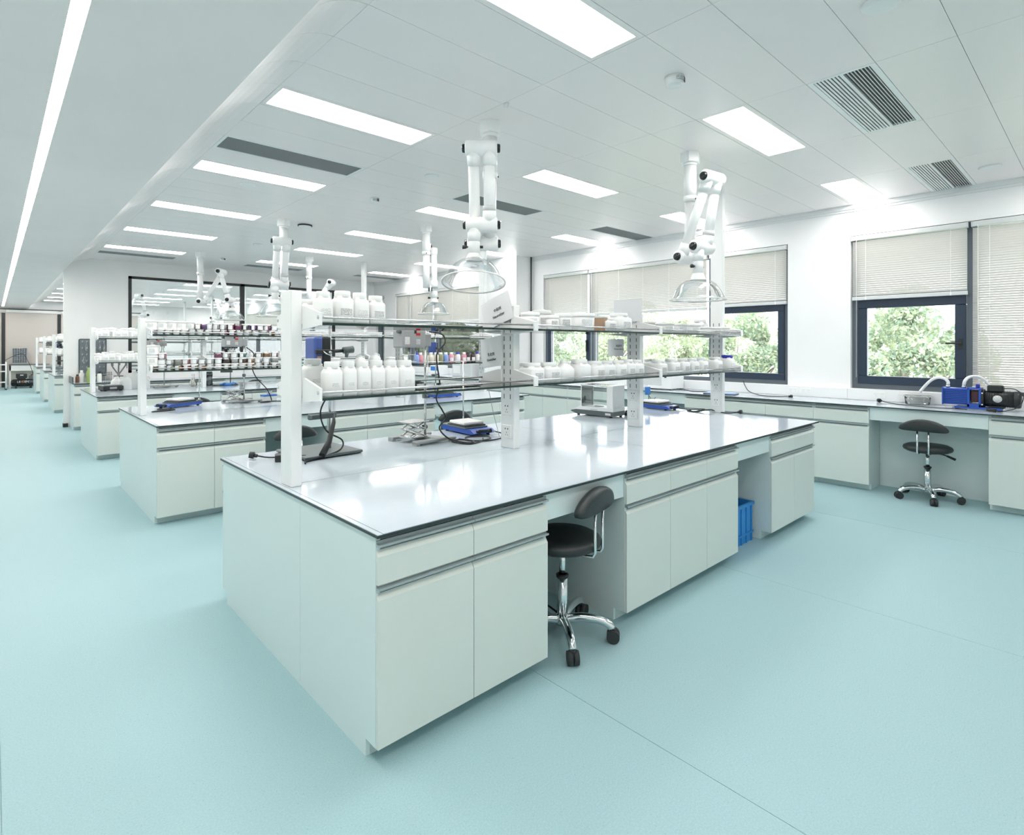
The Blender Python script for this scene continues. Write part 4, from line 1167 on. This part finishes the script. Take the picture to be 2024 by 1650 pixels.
# analytical balance
t = thing('analytical_balance', 'white analytical balance with glass draft shield on the front bench', 'balance', (4.30, 3.38, ZT), R(4))
MB().prism([(-.225, .012), (.19, .012), (.26, .034), (.255, .044), (.2, .056), (-.225, .056)], -.105, .105, 'x').build('base', 'grey_dark', t)
f = MB()
for x in (-.085, .085):
    for y in (-.19, .18): f.cyl((x, y, 0), (x, y, .02), .014, n=12)
f.build('feet', 'rubber', t)
MB().prism([(-.225, .056), (.2, .056), (.25, .046), (.16, .088), (-.225, .088)], -.103, .103, 'x').build('top_housing', 'plastic_white', t)
MB().box((-.10, -.225, .085), (.10, -.15, .30), .006).build('column', 'plastic_white', t)
f = MB()
for x in (-.1, .094): f.box((x, .135, .085), (x + .006, .145, .30))
for x in (-.1, .09): f.box((x, -.155, .29), (x + .01, .145, .30))
f.box((-.1, .135, .29), (.1, .145, .30)); f.build('shield_frame', 'plastic_white', t)
for x in (-.098, .095): MB().box((x, -.15, .087), (x + .003, .138, .29)).build('glass_door', 'pane', t)
MB().box((-.094, .139, .087), (.094, .142, .29)).build('glass_front', 'pane', t)
MB().box((-.094, -.15, .294), (.094, .135, .297)).build('glass_top', 'pane', t)
MB().lathe([(0, .092), (.04, .092), (.04, .098), (0, .098)], 24).lathe([(.043, .085), (.05, .085), (.05, .093), (.043, .093)], 24).build('weighing_pan', 'steel', t)
MB().box((-.106, .09, .15), (-.101, .10, .19), .002).build('door_grip', 'black', t)
MB().box((-.1045, -.05, .06), (-.1028, .03, .07)).build('print_label', 'label_print', t)
MB().box((-.1058, -.2, .022), (-.1042, -.14, .042)).build('rating_label', 'label_faint', t)

# paper signs on the posts, hung on the aisle-facing slots
def sign(lab, x, y0, y1, z0, z1, tilt, lines):
    t = thing('paper_sign', lab, 'paper sign', (x, (y0 + y1) / 2, (z0 + z1) / 2), 0, 'paper signs on the front bench posts')
    w, h = (y1 - y0) / 2, (z1 - z0) / 2
    sheet = MB(); n = 8
    for i in range(n):
        a = -w + 2 * w * i / n; b_ = -w + 2 * w * (i + 1) / n
        ca = -.008 * math.cos(a / w * 1.4); cb = -.008 * math.cos(b_ / w * 1.4)
        sheet.quad((ca, a, -h), (cb, b_, -h), (cb, b_, h), (ca, a, h))
        sheet.quad((ca + .001, a, h), (cb + .001, b_, h), (cb + .001, b_, -h), (ca + .001, a, -h))
    s = sheet.build('sheet', 'paper', t); s.rotation_euler = (tilt, 0, 0)
    for txt, size, yy, zz in lines:
        o = letter(txt, size, 'ink', s, (-.0095, yy, zz), (PI / 2, 0, -PI / 2))
    return t
sign('tilted white paper sign reading Neutralizer at the top of the second post', 2.474, 2.66, 2.955, 1.655, 1.845, R(-17), [('\u4e2d\u548c\u5242', .026, -.02, .005), ('Neutralizer', .026, -.02, -.035)])
sign('white paper sign reading Emulsifier hanging below the first one on the second post', 2.474, 2.75, 2.965, 1.375, 1.575, R(-8), [('\u4e73\u5316\u5242', .024, 0, -.015), ('Emulsifier', .024, 0, -.05)])
sign('white paper sign with small print on the third post between jars', 3.895, 2.80, 2.965, 1.43, 1.575, 0, [('\u9632\u8150\u5242', .020, -.04, .015), ('Preservatives', .018, -.04, -.012)])
sign('blank white paper sheet at the top of the third post', 3.895, 2.62, 2.90, 1.72, 1.905, 0, [])

# ---- second bench equipment
dup(h1, (1.52, 7.05, ZT), R(-60), 'blue hotplate stirrer with white top at the aisle end of the second bench')
dup(h1, (4.33, 5.98, ZT), R(85), 'blue hotplate stirrer near the window-end stool of the second bench')
dup(s2, (2.215, 7.12, ZT), R(4), 'grey overhead homogeniser on a stand on the second bench')
lab_jack('chrome scissor lab jack on the stand base, second bench', (2.10, 7.12, ZT + .033), R(12))
dup(s1, (4.93, 7.0, ZT), R(30), 'small blue stirrer motor on a stand at the window end of the second bench')
cable('black cable trailing across the aisle end of the second bench', [(1.33, 6.95, .85), (1.27, 6.82, .85), (1.40, 6.70, .85), (1.30, 6.62, .85), (1.18, 6.62, .85), (1.36, 6.74, .852), (1.42, 6.85, .86)], .006)
cable('black cable falling from the second bench homogeniser', [(2.22, 7.04, 1.50), (2.30, 7.03, 1.42), (2.27, 7.02, 1.30), (2.31, 7.0, 1.15), (2.42, 6.95, 1.0), (2.46, 6.9, .87), (2.40, 6.83, .85), (2.32, 6.86, .85), (2.42, 6.92, .85), (2.60, 6.86, .85), (2.75, 6.9, .88), (2.85, 6.9, .85)], .006)
t = thing('tissue_box', 'small white and blue tissue box on the second bench', 'tissue box', (2.48, 7.05, ZT), R(8))
MB().box((-.08, -.05, 0), (.08, .05, .075), .003).build('box_body', 'plastic_white', t)
MB().box((-.0815, -.0515, .055), (.0815, .0515, .0765), .002).build('blue_band', 'blue_light', t)
MB().prism([(-.03, .075), (.03, .075), (.045, .12), (.01, .105), (-.01, .13)], -.004, .004, 'y').build('tissue', 'paper', t)
t = thing('tripod', 'black folding tripod standing on the second bench at the window end', 'tripod', (4.36, 6.95, ZT), 0)
for i, (dx, dy) in enumerate(((-.14, -.06), (.10, -.05), (0, .13))):
    MB().tube([(dx, dy, .0), (dx * .08, dy * .08, .27)], [.008, .010], 8).build('leg', 'black', t)
MB().cyl((0, 0, .26), (0, 0, .30), .016, n=12).tube([(-.03, 0, .305), (.05, 0, .31)], .012, 8).tube([(.05, 0, .31), (.035, 0, .40)], .008, 8).build('head', 'black', t)
# ---- third bench equipment
t = thing('scale', 'black bench scale at the aisle end of the third bench', 'scale', (1.30, 10.25, ZT), R(10))
MB().box((-.13, -.12, .01), (.13, .12, .075), .012, 2).box((-.11, -.1, 0), (-.08, -.07, .012)).box((.08, -.1, 0), (.11, -.07, .012)).box((-.11, .07, 0), (-.08, .1, .012)).box((.08, .07, 0), (.11, .1, .012)).build('housing', 'black', t)
MB().box((-.12, -.09, .075), (.12, .11, .092), .004).build('weighing_plate', 'steel', t)
MB().box((-.05, -.124, .03), (.04, -.119, .06)).build('display', 'grey', t)
for i, (x, y, w, h) in enumerate(((1.50, 10.35, .16, .22), (1.62, 10.45, .15, .30), (1.74, 10.38, .16, .21), (1.42, 10.62, .15, .19))):
    jar('jug', x, y, ZT, w, h, 'shouldered white plastic jug, %s in the group at the aisle end of the third bench' % ORD[i], 'white jugs on the third bench', label=None, cat='jug')
t = thing('glove_heap', 'crumpled bright blue glove lying on the third bench', 'glove', (2.95, 10.2, ZT), R(20))
g = MB(); g.lathe([(0, 0), (.05, .0), (.062, .018), (.05, .04), (0, .045)], 16); bmesh.ops.scale(g.bm, vec=(1.9, .8, 1), verts=g.bm.verts[:])
g.build('palm', 'blue_light', t)
for i, (a, L) in enumerate(((150, .16), (172, .17), (195, .15), (20, .14), (-25, .12))):
    a = R(a)
    MB().tube([(.03 * math.cos(a), .02 * math.sin(a), .02), (L * .6 * math.cos(a), L * .5 * math.sin(a), .035 + .01 * (i % 2)), (L * math.cos(a + .2), L * .8 * math.sin(a + .2), .022)], [.016, .015, .011], 10, smooth_path=3).build('finger', 'blue_light', t)
t = thing('foil_bag', 'crinkled silver grey foil bag standing on the third bench', 'bag', (2.66, 10.45, ZT), 0)
g = MB(); sq_loft(g, [(.075, .05, 0), (.085, .055, .02), (.08, .045, .10), (.085, .03, .17), (.08, .008, .215)], e=3.5)
for v in g.bm.verts: v.co += Vector((rnd.uniform(-.006, .006), rnd.uniform(-.008, .008), rnd.uniform(-.004, .004) if v.co.z > .01 else 0))
g.build('bag_body', 'silver_bag', t)
MB().box((-.08, -.004, .205), (.08, .004, .235), .001).build('seal', 'silver_bag', t)
t = thing('flask', 'clear glass flask with tan contents on the third bench', 'flask', (2.45, 10.45, ZT), 0)
MB().lathe([(0, .002), (.06, .002), (.062, .01), (.055, .06), (.025, .13), (.022, .19), (.026, .20)], 20).build('glass_body', 'clear', t)
MB().lathe([(0, .004), (.057, .004), (.052, .055), (.03, .10), (0, .10)], 20).build('contents', 'fill_creamy', t)
dup(s2, (2.05, 10.55, ZT), R(10), 'grey homogeniser stand on the third bench seen below the coloured jars')
dup(s1, (3.0, 10.35, ZT), R(-20), 'blue stirrer on a stand on the third bench left of the middle')
dup(h1, (4.2, 10.3, ZT), R(-30), 'blue hotplate stirrer on the third bench toward the window')

# ---- sink bench
t = thing('peg_board', 'dark grey drying peg board hung with glassware on the partition wall', 'peg board', (1.40, YP, 1.28))
MB().box((-.215, -.022, -.30), (.215, 0, .37), .03, 3).build('panel', 'peg', t)
MB().prism([(-.10, -.34), (-.012, -.34), (-.004, -.29), (-.03, -.28), (-.10, -.32)], -.20, .20, 'x').build('drip_tray', 'peg', t)
pm = MB().cyl((0, 0, 0), (0, -.10, .045), .006, n=8).mesh('peg', 'grey_light')
for r_ in range(5):
    for c in range(6):
        put('peg', pm, t, (-.165 + c * .066, -.022, -.20 + r_ * .12))
for i, (x, z, ln) in enumerate(((-.10, .27, .13), (-.03, .26, .16), (.10, .27, .12), (.165, .25, .15), (-.135, .03, .12), (-.02, .04, .14), (.04, .16, .11))):
    MB().lathe([(.016, 0), (.02, .01), (.02, ln * .6), (.012, ln), (.014, ln + .01)], 12, (1.40 + x, YP - .075, 1.28 + z - .12)).build('x', 'clear') if False else None
    tb = solo('hanging_flask', MB().lathe([(.0, -.01), (.016, -.008), (.022, .01), (.022, ln * .6), (.010, ln), (.014, ln + .01)], 12), 'clear', 'small clear flask on the peg board, %s of seven from the upper left' % ORD[i], 'flask', (1.40 + x, YP - .09, 1.28 + z - .12), 0, 'flasks on the peg board')
t = thing('lab_tap', 'dark grey triple gooseneck laboratory tap on the sink bench', 'tap', (1.78, 13.08, ZT))
MB().lathe([(0, 0), (.04, 0), (.04, .02), (.022, .03), (.022, .16), (0, .17)], 20).build('tap_base', 'tap', t)
for i, (dx, dz) in enumerate(((-.11, .36), (0, .42), (.11, .36))):
    MB().tube([(dx * .15, 0, .14), (dx * .5, -.0, .20), (dx, -.02, .30), (dx, -.06, dz), (dx, -.14, dz - .01), (dx, -.16, dz - .07)], .012, 10, smooth_path=4).cyl((dx, -.16, dz - .075), (dx, -.16, dz - .12), .010, .006, 10).build('spout', 'tap', t)
    MB().tube([(dx * .3, .0, .09), (dx * .7 + (.0 if dx else .03), -.05, .09)], .012, 8).build('valve_handle', 'tap', t)
t = thing('sink', 'stainless sink rim set into the sink bench worktop', 'sink', (1.95, 12.94, ZT))
MB().box((-.25, -.2, 0), (.25, -.185, .006)).box((-.25, .185, 0), (.25, .2, .006)).box((-.25, -.185, 0), (-.235, .185, .006)).box((.235, -.185, 0), (.25, .185, .006)).build('rim', 'steel', t)
MB().box((-.235, -.185, .0002), (.235, .185, .002)).build('bowl', 'grey_dark', t)
for i, (x, y, w, h, f, l, nm) in enumerate(((1.13, 12.85, .06, .15, 'fill_brown', 'black', 'small brown bottle'), (1.20, 12.95, .075, .22, 'plastic_white', 'plastic_white', 'white wash bottle'), (1.30, 12.85, .085, .27, 'fill_green', 'fill_green', 'tall pale green bottle'), (1.37, 13.0, .08, .20, 'fill_green', 'fill_green', 'squat green bottle'), (1.46, 12.9, .075, .19, 'plastic_white', 'black', 'white bottle with black pump'))):
    jar('bottle', x, y, ZT, w, h, '%s at the aisle end of the sink bench' % nm, 'bottles at the sink', fill=f, lid=l, label=None)
t = thing('wire_rack', 'grey wire test tube rack standing beside the sink', 'rack', (1.55, 13.12, ZT))
MB().box((-.14, -.05, 0), (.14, .05, .01)).box((-.14, -.05, .12), (.14, .05, .126)).build('rack_frame', 'steel', t)
for i in range(8): MB().cyl((-.12 + i * .034, 0, .01), (-.12 + i * .034, 0, .17), .011, n=10).build('tube', 'clear', t)

# ---- window bench
t = thing('white_instrument', 'boxy white laboratory instrument on the window bench behind the third post', 'instrument', (7.12, 4.47, ZB), 0)
MB().box((-.17, -.28, .012), (.17, .28, .235), .012, 2).build('housing', 'plastic_white', t)
MB().box((-.175, -.12, .06), (-.169, .2, .2), .002).build('front_panel', 'grey_light', t)
MB().box((-.177, -.2, .17), (-.170, -.17, .2)).build('switch', 'black', t)
f = MB()
for x in (-.13, .13):
    for y in (-.24, .24): f.cyl((x, y, 0), (x, y, .013), .015, n=10)
f.build('feet', 'rubber', t)
t = thing('white_instrument', 'large pale grey instrument on the window bench beyond the column', 'instrument', (7.10, 8.95, ZB), 0)
MB().box((-.16, -.32, 0), (.17, .32, .27), .012, 2).build('housing', 'grey_light', t)
MB().box((-.165, .05, .06), (-.159, .28, .22), .002).build('front_panel', 'plastic_white', t)
t = thing('white_instrument', 'small blue and white instrument with a display on the far window bench', 'instrument', (7.05, 9.9, ZB), 0)
MB().box((-.12, -.15, 0), (.14, .15, .2), .01, 2).build('housing', 'plastic_white', t)
MB().box((-.124, -.12, .09), (-.119, .12, .18), .002).build('display', 'blue_light', t)
t = thing('tablet', 'dark blue flat tablet on the window bench by the last post', 'tablet', (6.86, 3.42, ZB), R(12))
MB().box((-.10, -.2, 0), (.10, .2, .014), .004).build('case', 'frame', t)
MB().box((-.085, -.18, .014), (.085, .18, .0155)).build('screen', 'blue_light', t)
cable('black cable from the tablet lying on the window bench', [(6.95, 3.62, .90), (7.05, 3.75, .90), (7.0, 3.9, .90), (7.1, 4.05, .90), (7.08, 4.18, .91)], .005)
cable('black cable with a plug hanging from the window bar onto the bench', [(7.35, 3.35, 1.05), (7.28, 3.30, 1.0), (7.18, 3.2, .93), (7.05, 3.02, .902), (6.98, 2.9, .902), (7.0, 2.75, .902), (7.05, 2.66, .905)], .005, plug=True)
# vacuum pump
t = thing('vacuum_pump', 'blue vacuum pump with finned housing and black motor on the window bench', 'pump', (7.03, .88, ZB), 0)
MB().box((-.085, -.18, .012), (.085, .17, .030), .003).box((-.08, .165, .012), (.08, .19, .02), .003).build('base_plate', 'blue', t)
f = MB()
for x in (-.07, .07):
    for y in (-.16, .155): f.cyl((x, y, 0), (x, y, .013), .013, n=10)
f.build('feet', 'rubber', t)
b_ = MB().box((-.068, .07, .045), (.068, .265, .205), .004)
b_.build('oil_casing', 'blue', t)
fm = MB().box((-.080, .072, 0), (.080, .268, .006), .001).mesh('cooling_fin', 'blue')
for i in range(9): put('cooling_fin', fm, t, (0, 0, .05 + i * .0175))
MB().box((-.085, .262, .04), (.085, .272, .212), .003).build('end_plate', 'blue', t)
f = MB().box((-.085, .055, .03), (.085, .075, .215), .003).box((-.085, -.03, .03), (.085, -.012, .20), .003).box((-.085, -.03, .03), (.085, .075, .06), .003).box((-.085, -.03, .2), (.085, .075, .213), .003)
f.build('bracket', 'blue', t)
MB().box((-.06, -.012, .075), (.05, .05, .19), .006).build('coupling', 'maroon', t)
MB().box((-.012, -.012, .213), (.02, .018, .25), .003).build('oil_cap', 'blue_cap', t)
m = MB().cyl((0, -.03, .115), (0, -.27, .115), .075, n=32).cyl((0, -.03, .115), (0, -.05, .115), .088, n=32)
m.lathe([(.078, 0), (.080, .03), (.074, .045), (.05, .05), (0, .05)], 32, (0, -.265, .115), axis=(0, -1, 0)).box((-.05, -.2, .03), (.05, -.08, .05), .003)
mo = m.build('motor', 'black', t)
fm = MB().lathe([(.074, -.0015), (.0795, -.0015), (.0795, .0015), (.074, .0015)], 28, axis=(0, 1, 0)).mesh('motor_fin', 'black')
for i in range(10): put('motor_fin', fm, mo, (0, -.07 - i * .018, .115))
MB().box((-.045, -.19, .185), (.045, -.07, .245), .010, 2).build('terminal_box', 'black', t)
MB().lathe([(0, 0), (.034, 0), (.034, .002), (0, .002)], 28, (-.0795, -.15, .12), axis=(-1, 0, 0)).build('oval_badge', 'label_print', mo)
f = MB()
for (y, z) in ((-.04, .06), (-.04, .17)): f.cyl((-.086, y, z), (-.094, y, z), .007, n=8)
f.build('bolts', 'chrome', t)
MB().lathe([(0, .205), (.018, .205), (.018, .225), (.012, .23), (.012, .245), (0, .245)], 14, (0, .235, 0)).build('inlet_port', 'steel', t)
MB().lathe([(0, .205), (.018, .205), (.018, .225), (.012, .23), (.012, .245), (0, .245)], 14, (0, .11, 0)).build('outlet_port', 'steel', t)
MB().tube([(0, .235, .235), (0, .235, .26), (0, .26, .292), (.03, .32, .30), (.07, .38, .272), (.11, .44, .21), (.13, .49, .14)], .0145, 12, smooth_path=5).build('suction_hose', 'plastic_white', t)
MB().tube([(0, .11, .235), (0, .10, .28), (.03, .07, .315), (.08, .02, .32), (.10, -.03, .29), (.11, -.08, .22), (.12, -.13, .15)], .0145, 12, smooth_path=5).build('exhaust_hose', 'plastic_white', t)
MB().tube([(-.02, -.19, .22), (-.02, -.27, .215), (-.05, -.33, .15), (-.10, -.30, .06), (-.15, -.22, .02), (-.16, -.15, .015)], .004, 8, smooth_path=5).cyl((-.16, -.15, .016), (-.155, -.08, .022), .016, .014, 12).build('mains_lead', 'cable', t)
t = thing('steel_basin', 'small clear stainless basin with the pump hose end, window bench', 'basin', (7.20, 1.40, ZB), R(8))
sq_loft(MB(), [(.07, .10, .002), (.078, .108, .01), (.085, .116, .09)], e=4).build('basin_wall', 'clear', t)
MB().box((-.095, -.125, .088), (-.082, .125, .094)).box((.082, -.125, .088), (.095, .125, .094)).box((-.082, -.125, .088), (.082, -.112, .094)).box((-.082, .112, .088), (.082, .125, .094)).build('rim', 'steel', t)
MB().box((-.065, -.09, .003), (.065, .09, .006)).build('floor_plate', 'steel', t)
cable('black cable with a plug lying on the window bench left of the pump', [(6.92, .95, .902), (6.90, 1.2, .900), (6.98, 1.45, .900), (7.10, 1.62, .900), (7.16, 1.72, .912)], .004, plug=True)
solo('instrument_case', MB().box((-.06, -.14, 0), (.06, .14, .10), .006), 'plastic_white', 'white box behind the pump motor at the right edge of the photo', 'box', (7.24, .50, ZB))
# blue crate
t = thing('plastic_crate', 'blue plastic crate on the floor in the second kneehole of the front bench', 'crate', (4.13, 2.10, 0), 0)
w, d, hh = .24, .18, .30
MB().box((-w, -d, 0), (w, d, .01)).box((-w, -d, .01), (-w + .008, d, hh)).box((w - .008, -d, .01), (w, d, hh)).box((-w, -d, .01), (w, -d + .008, hh)).box((-w, d - .008, .01), (w, d, hh)).build('tub', 'crate', t)
MB().box((-w - .012, -d - .012, hh - .022), (w + .012, -d, hh)).box((-w - .012, d, hh - .022), (w + .012, d + .012, hh)).box((-w - .012, -d, hh - .022), (-w, d, hh)).box((w, -d, hh - .022), (w + .012, d, hh)).build('rim', 'crate', t)
MB().box((-w - .007, -d - .007, .06), (w + .007, -d, .075)).box((w, -d, .06), (w + .007, d, .075)).box((-w - .007, -d, .06), (-w, d, .075)).build('lower_band', 'crate', t)
rm = MB().box((-.006, -.008, .0), (.006, 0, .278)).mesh('rib', 'crate')
for i in range(6): put('rib', rm, t, (-w + .03 + i * .084, -d, 0))
rm2 = MB().box((0, -.006, .0), (.008, .006, .278)).mesh('rib', 'crate')
for i in range(5): put('rib', rm2, t, (w, -d + .03 + i * .075, 0))

# ---- far end of the corridor
t = thing('lab_table', 'white table with drawer front at the far end of the corridor', 'table', (.98, 26.95, 0), 0)
MB().box((-.56, -.35, .82), (.56, .35, .845)).build('tabletop', 'grey_dark', t)
MB().box((-.55, -.33, .62), (.55, -.31, .82)).build('apron', 'plastic_white', t)
for x in (-.53, .53):
    for y in (-.31, .31): MB().box((x - .02, y - .02, 0), (x + .02, y + .02, .82)).build('leg', 'steel_white', t)
MB().box((-.5, .3, .05), (.5, .32, .8)).build('back_panel', 'cream', t)
t = thing('open_case', 'open grey instrument case with egg-box foam standing on the far table', 'case', (.72, 27.1, .845), 0)
MB().box((-.21, -.16, 0), (.21, .1, .05), .008).build('case_base', 'grey', t)
MB().box((-.21, .10, .04), (.21, .14, .60), .012).build('case_lid', 'grey', t)
fm = MB().lathe([(.03, 0), (.02, .018), (0, .026)], 10, axis=(0, -1, 0)).mesh('foam_bump', 'foam')
for i in range(6):
    for j in range(8): put('foam_bump', fm, t, (-.165 + .066 * i, .10, .085 + .066 * j))
t = thing('air_compressor', 'black air compressor with white lettering on the floor below the far table', 'compressor', (.80, 26.52, 0), 0)
MB().cyl((-.26, 0, .20), (.26, 0, .20), .13, n=28).lathe([(.13, 0), (.11, .05), (.05, .075), (0, .08)], 28, (.26, 0, .20), axis=(1, 0, 0)).lathe([(.13, 0), (.11, .05), (.05, .075), (0, .08)], 28, (-.26, 0, .20), axis=(-1, 0, 0)).build('air_tank', 'black_gloss', t)
f = MB()
for x in (-.2, .2):
    for y in (-.09, .09): f.box((x - .03, y - .03, 0), (x + .03, y + .03, .10), .004)
f.build('feet', 'rubber', t)
MB().box((-.20, -.10, .36), (.10, .10, .52), .02, 2).box((-.17, -.09, .30), (.06, .09, .37), .01).build('motor_cover', 'black', t)
MB().box((.15, -.08, .32), (.26, .08, .45), .01).cyl((.20, 0, .44), (.28, 0, .52), .02, n=10).build('pump_head', 'grey_dark', t)
MB().tube([(.24, -.02, .52), (.30, -.04, .45), (.31, -.04, .36), (.27, -.05, .30)], .012, 8, smooth_path=4).build('hose', 'orange', t)
letter('LE', .095, 'plastic_white', t, (-.125, -.132, .235), (PI / 2, 0, 0))
letter('G', .095, 'orange', t, (-.02, -.132, .235), (PI / 2, 0, 0))
letter('EN', .095, 'plastic_white', t, (.085, -.132, .235), (PI / 2, 0, 0))
MB().box((-.09, -.104, .455), (.0, -.1005, .485)).build('badge', 'plastic_white', t)
cable('thin black air line looping from the compressor over the far table', [(1.06, 26.45, .52), (1.0, 26.5, .75), (.93, 26.55, .95), (.80, 26.75, 1.22), (.55, 26.8, 1.15), (.3, 26.8, .98)], .008)
t = thing('trolley', 'white steel frame trolley at the left edge by the far window', 'trolley', (.20, 26.0, 0), 0)
for x in (-.45, .13):
    for y in (-.25, .25): MB().cyl((x, y, .04), (x, y, .95), .018, n=12).build('post', 'steel_white', t)
for z in (.25, .62, .85): MB().box((-.46, -.26, z), (.14, .26, z + .025), .004).build('shelf', 'steel_white', t)
f = MB()
for x in (-.45, .13):
    for y in (-.25, .25): f.cyl((x, y - .012, .03), (x, y + .012, .03), .03, n=12)
f.build('wheels', 'rubber', t)
dup(s1, (1.45, 17.6, ZT), R(10), 'blue and black stirrer stand on the first bench beyond the glass')
dup(s1, (1.5, 20.9, ZT), R(-10), 'blue and black stirrer stand on the second bench beyond the glass')
dup(s2, (1.5, 24.5, ZT), R(0), 'grey homogeniser stand on the last bench beyond the glass')

# ------------------------------------------------------------------ trees outside
struct('ground', MB().box((XW + .4, -40, -4.3), (70, 70, -4.2)), 'leaf_b')
import numpy as np
def tree(x, y, zc, rad, n, lab, seed, mname):
    rs = np.random.RandomState(seed)
    t = thing('leafy_tree', lab, 'tree', (x, y, -4.2), 0, 'trees outside the windows')
    H = zc + 4.2
    tr = MB().tube([(0, 0, 0), (.08, .05, H * .4), (-.05, .1, H * .75), (.1, 0, H + rad * .3)], [.20, .16, .11, .04], 10, smooth_path=3)
    tr.build('trunk', 'bark', t)
    br = MB(); tips = []
    for i in range(12):
        a = rs.uniform(0, 2 * PI); e = rs.uniform(-.35, .9); L = rad * rs.uniform(.6, .95)
        z0 = H * rs.uniform(.62, .95)
        q = (L * math.cos(a) * math.cos(e), L * math.sin(a) * math.cos(e), H + L * math.sin(e))
        br.tube([(0, 0, z0), (q[0] * .45, q[1] * .45, z0 + (q[2] - z0) * .35), q], [.06, .035, .012], 6, smooth_path=3); tips.append(q)
    br.build('branches', 'bark', t)['kind'] = 'stuff'
    k = 46
    c = rs.normal(size=(k, 3)); c /= np.linalg.norm(c, axis=1)[:, None]
    c *= rad * (rs.uniform(.25, 1, k) ** .5)[:, None]; c[:, 2] *= .85; c[:, 2] += H
    s = rs.uniform(.25, .62, k) * rad / 2.4
    idx = rs.randint(0, k, n)
    d = rs.normal(size=(n, 3)); d /= np.linalg.norm(d, axis=1)[:, None]
    p = c[idx] + d * (s[idx] * rs.uniform(.3, 1, n) ** .4)[:, None]
    u = rs.normal(size=(n, 3)); u /= np.linalg.norm(u, axis=1)[:, None]
    v = np.cross(u, rs.normal(size=(n, 3))); v /= np.linalg.norm(v, axis=1)[:, None]
    w = rs.uniform(.022, .05, n)[:, None]; l = w * 1.7
    V = np.stack([p - u * l, p + v * w, p + u * l, p - v * w], 1).reshape(-1, 3)
    me = bpy.data.meshes.new('foliage')
    me.from_pydata(V.tolist(), [], np.arange(4 * n).reshape(-1, 4).tolist())
    for m_ in mname: me.materials.append(M[m_])
    me.polygons.foreach_set('material_index', (rs.randint(0, len(mname), n)).astype(np.int32))
    o = put('foliage', me, t); o['kind'] = 'stuff'
TR = [(17.5, 3.6, 1.0, 2.3, 14000, 'leafy tree with pale crown outside the right-hand window'), (21.5, 6.4, 1.6, 2.4, 9000, 'paler leafy tree farther off behind the right-hand window tree'),
      (18.5, 8.3, .8, 2.3, 14000, 'leafy tree outside the right end of the long window'), (19.0, 13.0, 1.1, 2.6, 15000, 'broad leafy tree outside the middle of the long window'),
      (18.0, 18.0, .7, 2.4, 13000, 'leafy tree outside the left end of the long window'), (26.5, 12.5, 1.6, 3.0, 9000, 'distant leafy tree between the two middle window trees'),
      (25.5, 19.5, 1.4, 3.0, 9000, 'distant leafy tree behind the left middle window tree'), (16.5, 21.3, 1.0, 2.3, 11000, 'leafy tree outside the pier between the windows'), (17.5, 27.3, 1.2, 2.7, 12000, 'dense leafy tree outside the far window'), (18.5, 33.5, 1.2, 3.0, 12000, 'dense leafy tree outside the far window, left one')]
for i, (x, y, z, r_, n, lab) in enumerate(TR):
    tree(x, y, z - .3, r_, int(n * 1.9), lab, 11 + i, ['leaf_a', 'leaf_b', 'leaf_c'] if i % 2 == 0 else ['leaf_b', 'leaf_a', 'leaf_b'])
